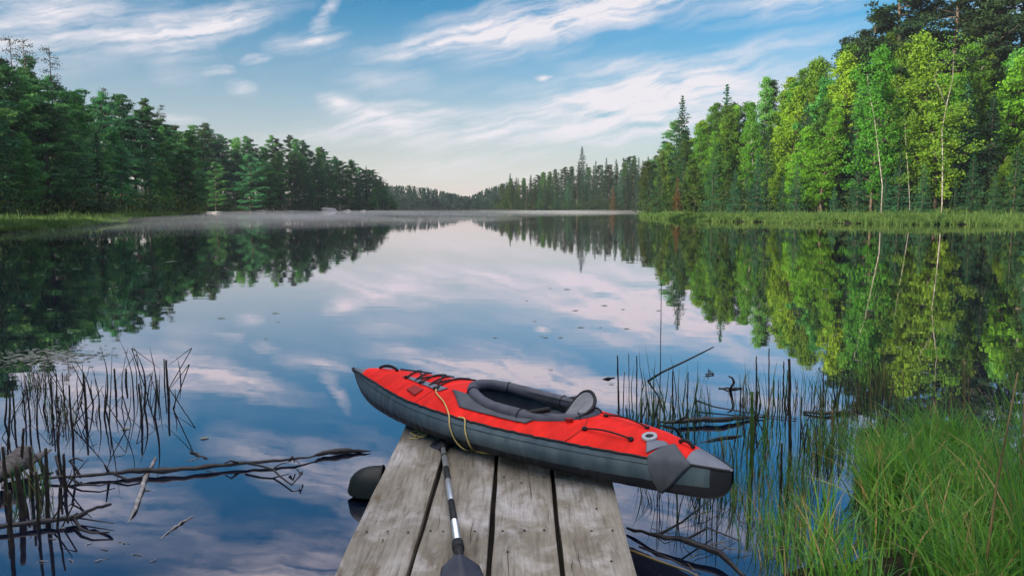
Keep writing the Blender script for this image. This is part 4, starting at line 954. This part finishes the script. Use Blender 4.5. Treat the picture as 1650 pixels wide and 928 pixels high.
branch('floating_stick','pale peeling birch stick crossing behind the long branch',[(250,738,.005),(243,752,.005),(234,770,.01),(228,790,.01),(218,820,.01),(206,842,.0)],[.008,.011,.013,.014,.012,.003],[],M['palebirch'],'stick')
branch('floating_stick','thin pale twig adrift below the birch stick',[(258,868,.0),(280,850,.004),(295,840,.004),(311,831,.002)],[.003,.006,.007,.003],[],M['palebirch'],'stick')
branch('floating_stick','short dark chip adrift above the long branch',[(306,728,.0),(318,732,.004),(335,739,.0)],[.004,.011,.004],[],M['wetbranch'],'stick')
branch('fallen_log','dark waterlogged log lying behind the kayak stern',[(1060,680,.01),(1090,680,.03),(1130,676,.035),(1165,676,.035),(1200,673,.02),(1240,671,.01)],[.008,.015,.022,.024,.014,.004],
  [([(1122,645,.05),(1150,655,.03),(1190,662,.02),(1240,670,.01),(1285,675,.01)],.008),([(1090,680,.03),(1105,672,.1),(1110,660,.2)],.014)],M['wetbranch'],'log')
branch('floating_stick','straight dark stick beyond the thick reed post',[(1294,664,.01),(1330,666,.02),(1376,663,.01)],[.010,.014,.014],[],M['wetbranch'],'stick')
branch('floating_stick','slender dark twig between kayak stern and reed post',[(1130,713,.0),(1160,705,.01),(1195,702,.0)],[.005,.009,.006],[],M['wetbranch'],'stick')
branch('floating_stick','short dark stick left of the reeds behind the kayak',[(971,611,.0),(981,609,.01),(991,608,.0)],[.004,.012,.004],[],M['wetbranch'],'stick')
branch('floating_stick','flat dark stick under the upright stub in open water',[(1158,625,.005),(1176,626,.01),(1195,625,.005)],[.006,.010,.006],[],M['wetbranch'],'stick')
cane([W(1177,626),atd(1183,616,6.9),atd(1180,609,6.9),atd(1174,606,6.9)],.014,M['wetbranch'],'curled dark stub standing on open water right of kayak','stub','stub')
cane([W(1137,603),W(1150,602),W(1142,595),W(1141,607)],.008,M['wetbranch'],'small triangular bent twig on open water','bent_twig','twig')
mbD=4.0+1.75; bpt=atd(1046,612,6.2)
cane([atd(1044,614,6.2),atd(1066,600,6.2),atd(1108,580,6.2),atd(1132,568,6.2),atd(1150,559,6.2)],.010,M['wetbranch'],'straight bare twig slanting up out of the reeds behind kayak','slanting_twig','twig')
cane([atd(1044,614,6.2),W(1062,640),W(1072,670)],.008,M['wetbranch'],'broken cane dipping from the slanting twig into water','broken_cane','stem')
for k,(x_,y_) in enumerate([(78,868),(130,878),(160,884),(190,872),(108,900),(150,905),(60,905),(205,890),(240,905),(96,852),(330,758),(185,735),(228,790),(300,742)]):
    a_=random.uniform(-.5,.5); ln=random.uniform(8,26)
    branch('floating_straw',f'thin pale straw adrift among the left reeds',[(x_,y_,.0),(x_+ln*.5,y_-ln*.3*a_,.004),(x_+ln,y_-ln*.6*a_,.0)],[.0015,.003,.0015],[],M['palebirch'],'straw',5)
# driftwood stump at far left
def slab_log(pts,rad,label):
    P=[W(*p) for p in pts]; b_=P[0]; mb=MB(); n_=14
    for i_ in range(1): pass
    rows=[]
    for i_,p in enumerate(P):
        d=(P[min(i_+1,len(P)-1)]-P[max(i_-1,0)]).normalized(); o1=d.cross(Vector((0,0,1))).normalized(); u1=o1.cross(d)
        rows.append([p-b_+(o1*math.cos(t_)*1.2+u1*math.sin(t_)*.8)*rad[i_]*(1+.16*math.sin(t_*5+i_)+random.uniform(-.07,.07)) for t_ in np.linspace(0,2*math.pi,n_+1)[:-1]])
    mb.grid(rows,close=True); mb.poly(rows[0][::-1]); mb.poly(rows[-1]); o=mb.build('driftwood',M['drift']); o.location=b_; tag(o,label,'driftwood'); 
slab_log([(-60,790,.05),(-10,765,.08),(20,748,.10),(40,726,.13),(52,722,.14)],[.055,.062,.058,.045,.02],'broken grey driftwood log end at the left photo edge')
slab_log([(10,765,.04),(40,748,.06),(62,735,.07),(83,724,.08)],[.03,.035,.025,.006],'splintered grey wood sliver beside the driftwood log')
# dark snag under the near bank right of the dock
branch('fallen_branch','dark sunken limb below the dock edge at right',[(1010,850,.02),(1060,862,.05),(1110,872,.06),(1160,890,.05),(1200,930,.03)],[.007,.012,.016,.015,.012],
  [([(1060,862,.05),(1100,840,.10),(1150,800,.12)],.008),([(1030,880,.04),(1080,900,.05),(1130,925,.04)],.006),([(1100,872,.06),(1140,850,.1),(1190,870,.1)],.008)],M['wetbranch'])
cane([W(1015,886,.05),W(1060,903,.07),W(1110,920,.07),W(1160,950,.05)],.006,M['reedtan'],'dry tan straw lying by the dock corner at right')

for k in range(16):
    x_=random.uniform(1040,1330); y_=random.uniform(830,925); a_=random.gauss(0,.45); ln=random.uniform(25,95)
    branch('floating_straw','bent pale straw lying on the dark water beside the near sedge',[(x_,y_,.01),(x_+ln*.4,y_+ln*.4*a_,.03),(x_+ln,y_+ln*a_*.6,.005)],[.0012,.0024,.001],[],M['reedtan'],'straw',5)
# ------------------------------------------------------------------ floating leaves
M['pad'] = material('floating leaf',(.10,.10,.06),.35,.5,noise=10,col2=(.22,.22,.18))
pm=MB(); pm.poly([(.5*math.cos(a)*(1+.1*math.sin(3*a)),.5*math.sin(a),0) for a in np.linspace(.2,6.1,14)]+[(0,0,0)]); padme=pm.mesh('floating_leaf',M['pad'],smooth=False)
pads=[(45,422),(60,432),(70,443),(92,434),(120,433),(150,417),(187,431),(160,449),(260,416),(233,440),(238,429),(282,421),(270,422),(180,476),(45,492),(453,419),(555,404),(580,406),(543,402),(188,462),(82,498),
 (356,512),(448,518),(445,504),(915,466),(888,464),(928,500),(975,492),(1005,498),(967,527),(937,527),(796,543),(872,541),(880,543),(862,517),(905,543),(1060,500),(430,545),(850,484),(1010,529),(1120,478),(1190,470),(1260,500),(1330,466),(1400,500),(1380,580),(1450,470),(1520,530),(1590,500),(1450,560),(1285,455),(1345,540),(1540,440),(1410,440),(1240,420),(985,618),(886,595),(1490,600),(1560,560),(205,690),(330,705)]
for i_,(x,y) in enumerate(pads):
    o=link('floating_leaf',padme); p=W(x+random.uniform(-2,2),y,.006); o.location=p; s_=max(.045,.0055*p.y)*random.uniform(.6,1.3); o.scale=(s_*random.uniform(1,1.8),s_,1); o.rotation_euler=(0,0,random.uniform(-.6,.6))
    where='on the left dark reflection' if x<420 and y<500 else 'on open water mid-lake' if x<1030 else 'on the green reflection at right' if y<620 else 'near the dock'
    tag(o,f'tiny flat leaf floating {where}','leaf','floating leaves on the lake')
# scum patches left
n_=420; u=rng.random(n_); xs=rng.normal(75,45,n_); ys=575+rng.normal(0,7,n_)+(-.06)*(xs-75)
P=np.array([list(at(x,y,.004)) for x,y in zip(xs,ys)]); ang=rng.random(n_)*6.28; s_=.010+.022*rng.random(n_)
V=np.stack([P+np.column_stack([np.cos(ang+k*math.pi/2)*s_*(1.5 if k%2 else 1),np.sin(ang+k*math.pi/2)*s_,np.zeros(n_)]) for k in range(4)],1).reshape(-1,3); V[:,2]+=np.repeat(rng.random(n_)*.003,4)
tag(link('duckweed',npmesh('duckweed',V,np.arange(n_*4).reshape(-1,4),M['pad'])),'pale fleck patch of floating duckweed left of the reeds','duckweed',kind='stuff')

# morning mist lying on the water
mm_=bpy.data.materials.new('mist air'); mm_.use_nodes=True; n=mm_.node_tree.nodes; l=mm_.node_tree.links
for x in list(n):
    if x.type=='BSDF_PRINCIPLED': n.remove(x)
pv=n.new('ShaderNodeVolumePrincipled'); pv.inputs['Color'].default_value=(.90,.95,1,1); pv.inputs['Density'].default_value=.0040; l.new(pv.outputs[0],n['Material Output'].inputs['Volume'])
for (mx_,my_,rx_,ry_,rz_,lb_) in ((-29,92,17,34,.75,'thin mist patch drifting over water beside the left sedge bank'),(-38,158,27,44,.85,'thickest mist patch, lying before the left end of the headland'),(-8,196,40,46,.7,'wide thin mist patch lying before the headland tip'),(-14,120,20,26,.6,'faint mist patch on open water, mid-lake'),(-24,62,9,17,.6,'small mist wisp over the left reflection, nearest the dock'),(-9,84,11,15,.5,'small mist wisp over the left reflection, second from the dock'),(-36,112,12,24,.8,'small mist wisp close to the left sedge bank end'),(22,214,26,40,.6,'thin mist patch lying before the far right point')):
    b_m=bmesh.new(); bmesh.ops.create_uvsphere(b_m,u_segments=48,v_segments=16,radius=1)
    for v in b_m.verts: a_=math.atan2(v.co.y,v.co.x); k=1+.18*math.sin(a_*3+mx_)+.1*math.sin(a_*5+my_); v.co=Vector((v.co.x*rx_*k,v.co.y*ry_*k,v.co.z*rz_))
    me=bpy.data.meshes.new('mist'); b_m.to_mesh(me); b_m.free(); me.materials.append(mm_); o=link('mist',me); o.location=(mx_,my_,-.02); tag(o,lb_,'mist',kind='stuff')
# ------------------------------------------------------------------ air
hm = bpy.data.materials.new('haze air'); hm.use_nodes=True; n=hm.node_tree.nodes; l=hm.node_tree.links
for x in list(n):
    if x.type=='BSDF_PRINCIPLED': n.remove(x)
pv=n.new('ShaderNodeVolumePrincipled'); pv.inputs['Color'].default_value=(.80,.88,1,1); pv.inputs['Density'].default_value=.0002; pv.inputs['Anisotropy'].default_value=.2
l.new(pv.outputs[0],n['Material Output'].inputs['Volume'])
mb=MB(); mb.box((0,0,29),(3100,3100,64)); hz=mb.build('haze',hm,smooth=False); tag(hz,'thin pale morning haze over the whole lake','haze',kind='stuff')

# ------------------------------------------------------------------ labels: where look-alikes remain, say which one
bpy.context.view_layer.update()
from collections import defaultdict
same=defaultdict(list)
for o in list(C.objects):
    if o.parent is None and o.get('label') and o.get('kind') is None: same[o['label']].append(o)
for lab,os_ in same.items():
    if 1<len(os_)<=30:
        os_.sort(key=lambda o: o.matrix_world.translation.x/max(.5,o.matrix_world.translation.y))
        for k,o in enumerate(os_): o['label']=f"{lab}, {ORD[k]} such from left"
# cut cane stubble and broken stems leaning every way, thickest right of the kayak
for k in range(34):
    px_=random.choice([random.uniform(1000,1130),random.uniform(1165,1420),random.uniform(1180,1330)]); py_=random.uniform(650,690) if px_<1140 else random.uniform(630,760)
    hh_=random.uniform(18,75); ln_=random.gauss(0,.22)*hh_; mk_=random.choice(['reedbrown','reedbrown','reedgreen','reedtan'])
    w_='behind the kayak stern' if px_<1140 else 'right of the kayak stern'
    stalk(px_,py_,px_+ln_,py_-hh_,random.uniform(.003,.0075),M[mk_],f"{'leaning' if abs(ln_)>6 else 'straight'} {cn[{'reedbrown':'b','reedgreen':'g','reedtan':'t'}[mk_]]} cut cane {w_}",GR,random.uniform(-.05,.05),name='broken_reed',taper=.6)
for k in range(44):
    px_=random.choice([random.uniform(-5,110),random.uniform(60,290)]); py_=random.uniform(640,860) if px_<110 else random.uniform(625,700)
    hh_=random.uniform(16,80); ln_=random.gauss(0,.5)*hh_; bent=random.random()<.45
    lab=f"{'folded' if bent else 'slanting' if abs(ln_)>12 else 'straight'} thin dead cane {'by the driftwood' if px_<110 else 'in the open left stand'}"
    if bent:                                         # snapped over: rises, then the top falls back towards the water
        b_=at(px_,py_,0); tp=atd(px_+ln_*.5,py_-hh_,b_.y); t2=atd(px_+ln_*.5+random.choice((-1,1))*hh_*.6,py_-hh_*random.uniform(.1,.7),b_.y+random.uniform(-.1,.1)); t2.z=max(.0,t2.z)
        mb=MB(); r_=random.uniform(.003,.005); mb.tube([(0,0,-.1),(0,0,0),tp-b_,(tp-b_)*.98+(t2-b_)*.02+Vector((0,0,.004)),t2-b_],[r_,r_,r_*.9,r_*.8,r_*.3],5); o=mb.build('broken_reed',M['reedbrown']); o.location=b_; tag(o,lab,'reed',GL)
    else: stalk(px_,py_,px_+ln_,py_-hh_,random.uniform(.003,.006),M['reedbrown'],lab,GL,random.uniform(-.06,.06),name='broken_reed',taper=.4)
grp=defaultdict(list)
for o in C.objects:
    if o.name.startswith('broken_reed'): grp[o['label']].append(o)
for lab,os_ in grp.items():
    if len(os_)>1:
        os_.sort(key=lambda o:o.location.x/o.location.y)
        for k,o in enumerate(os_): o['label']=f"{lab}, {ORD[k]} such from left"
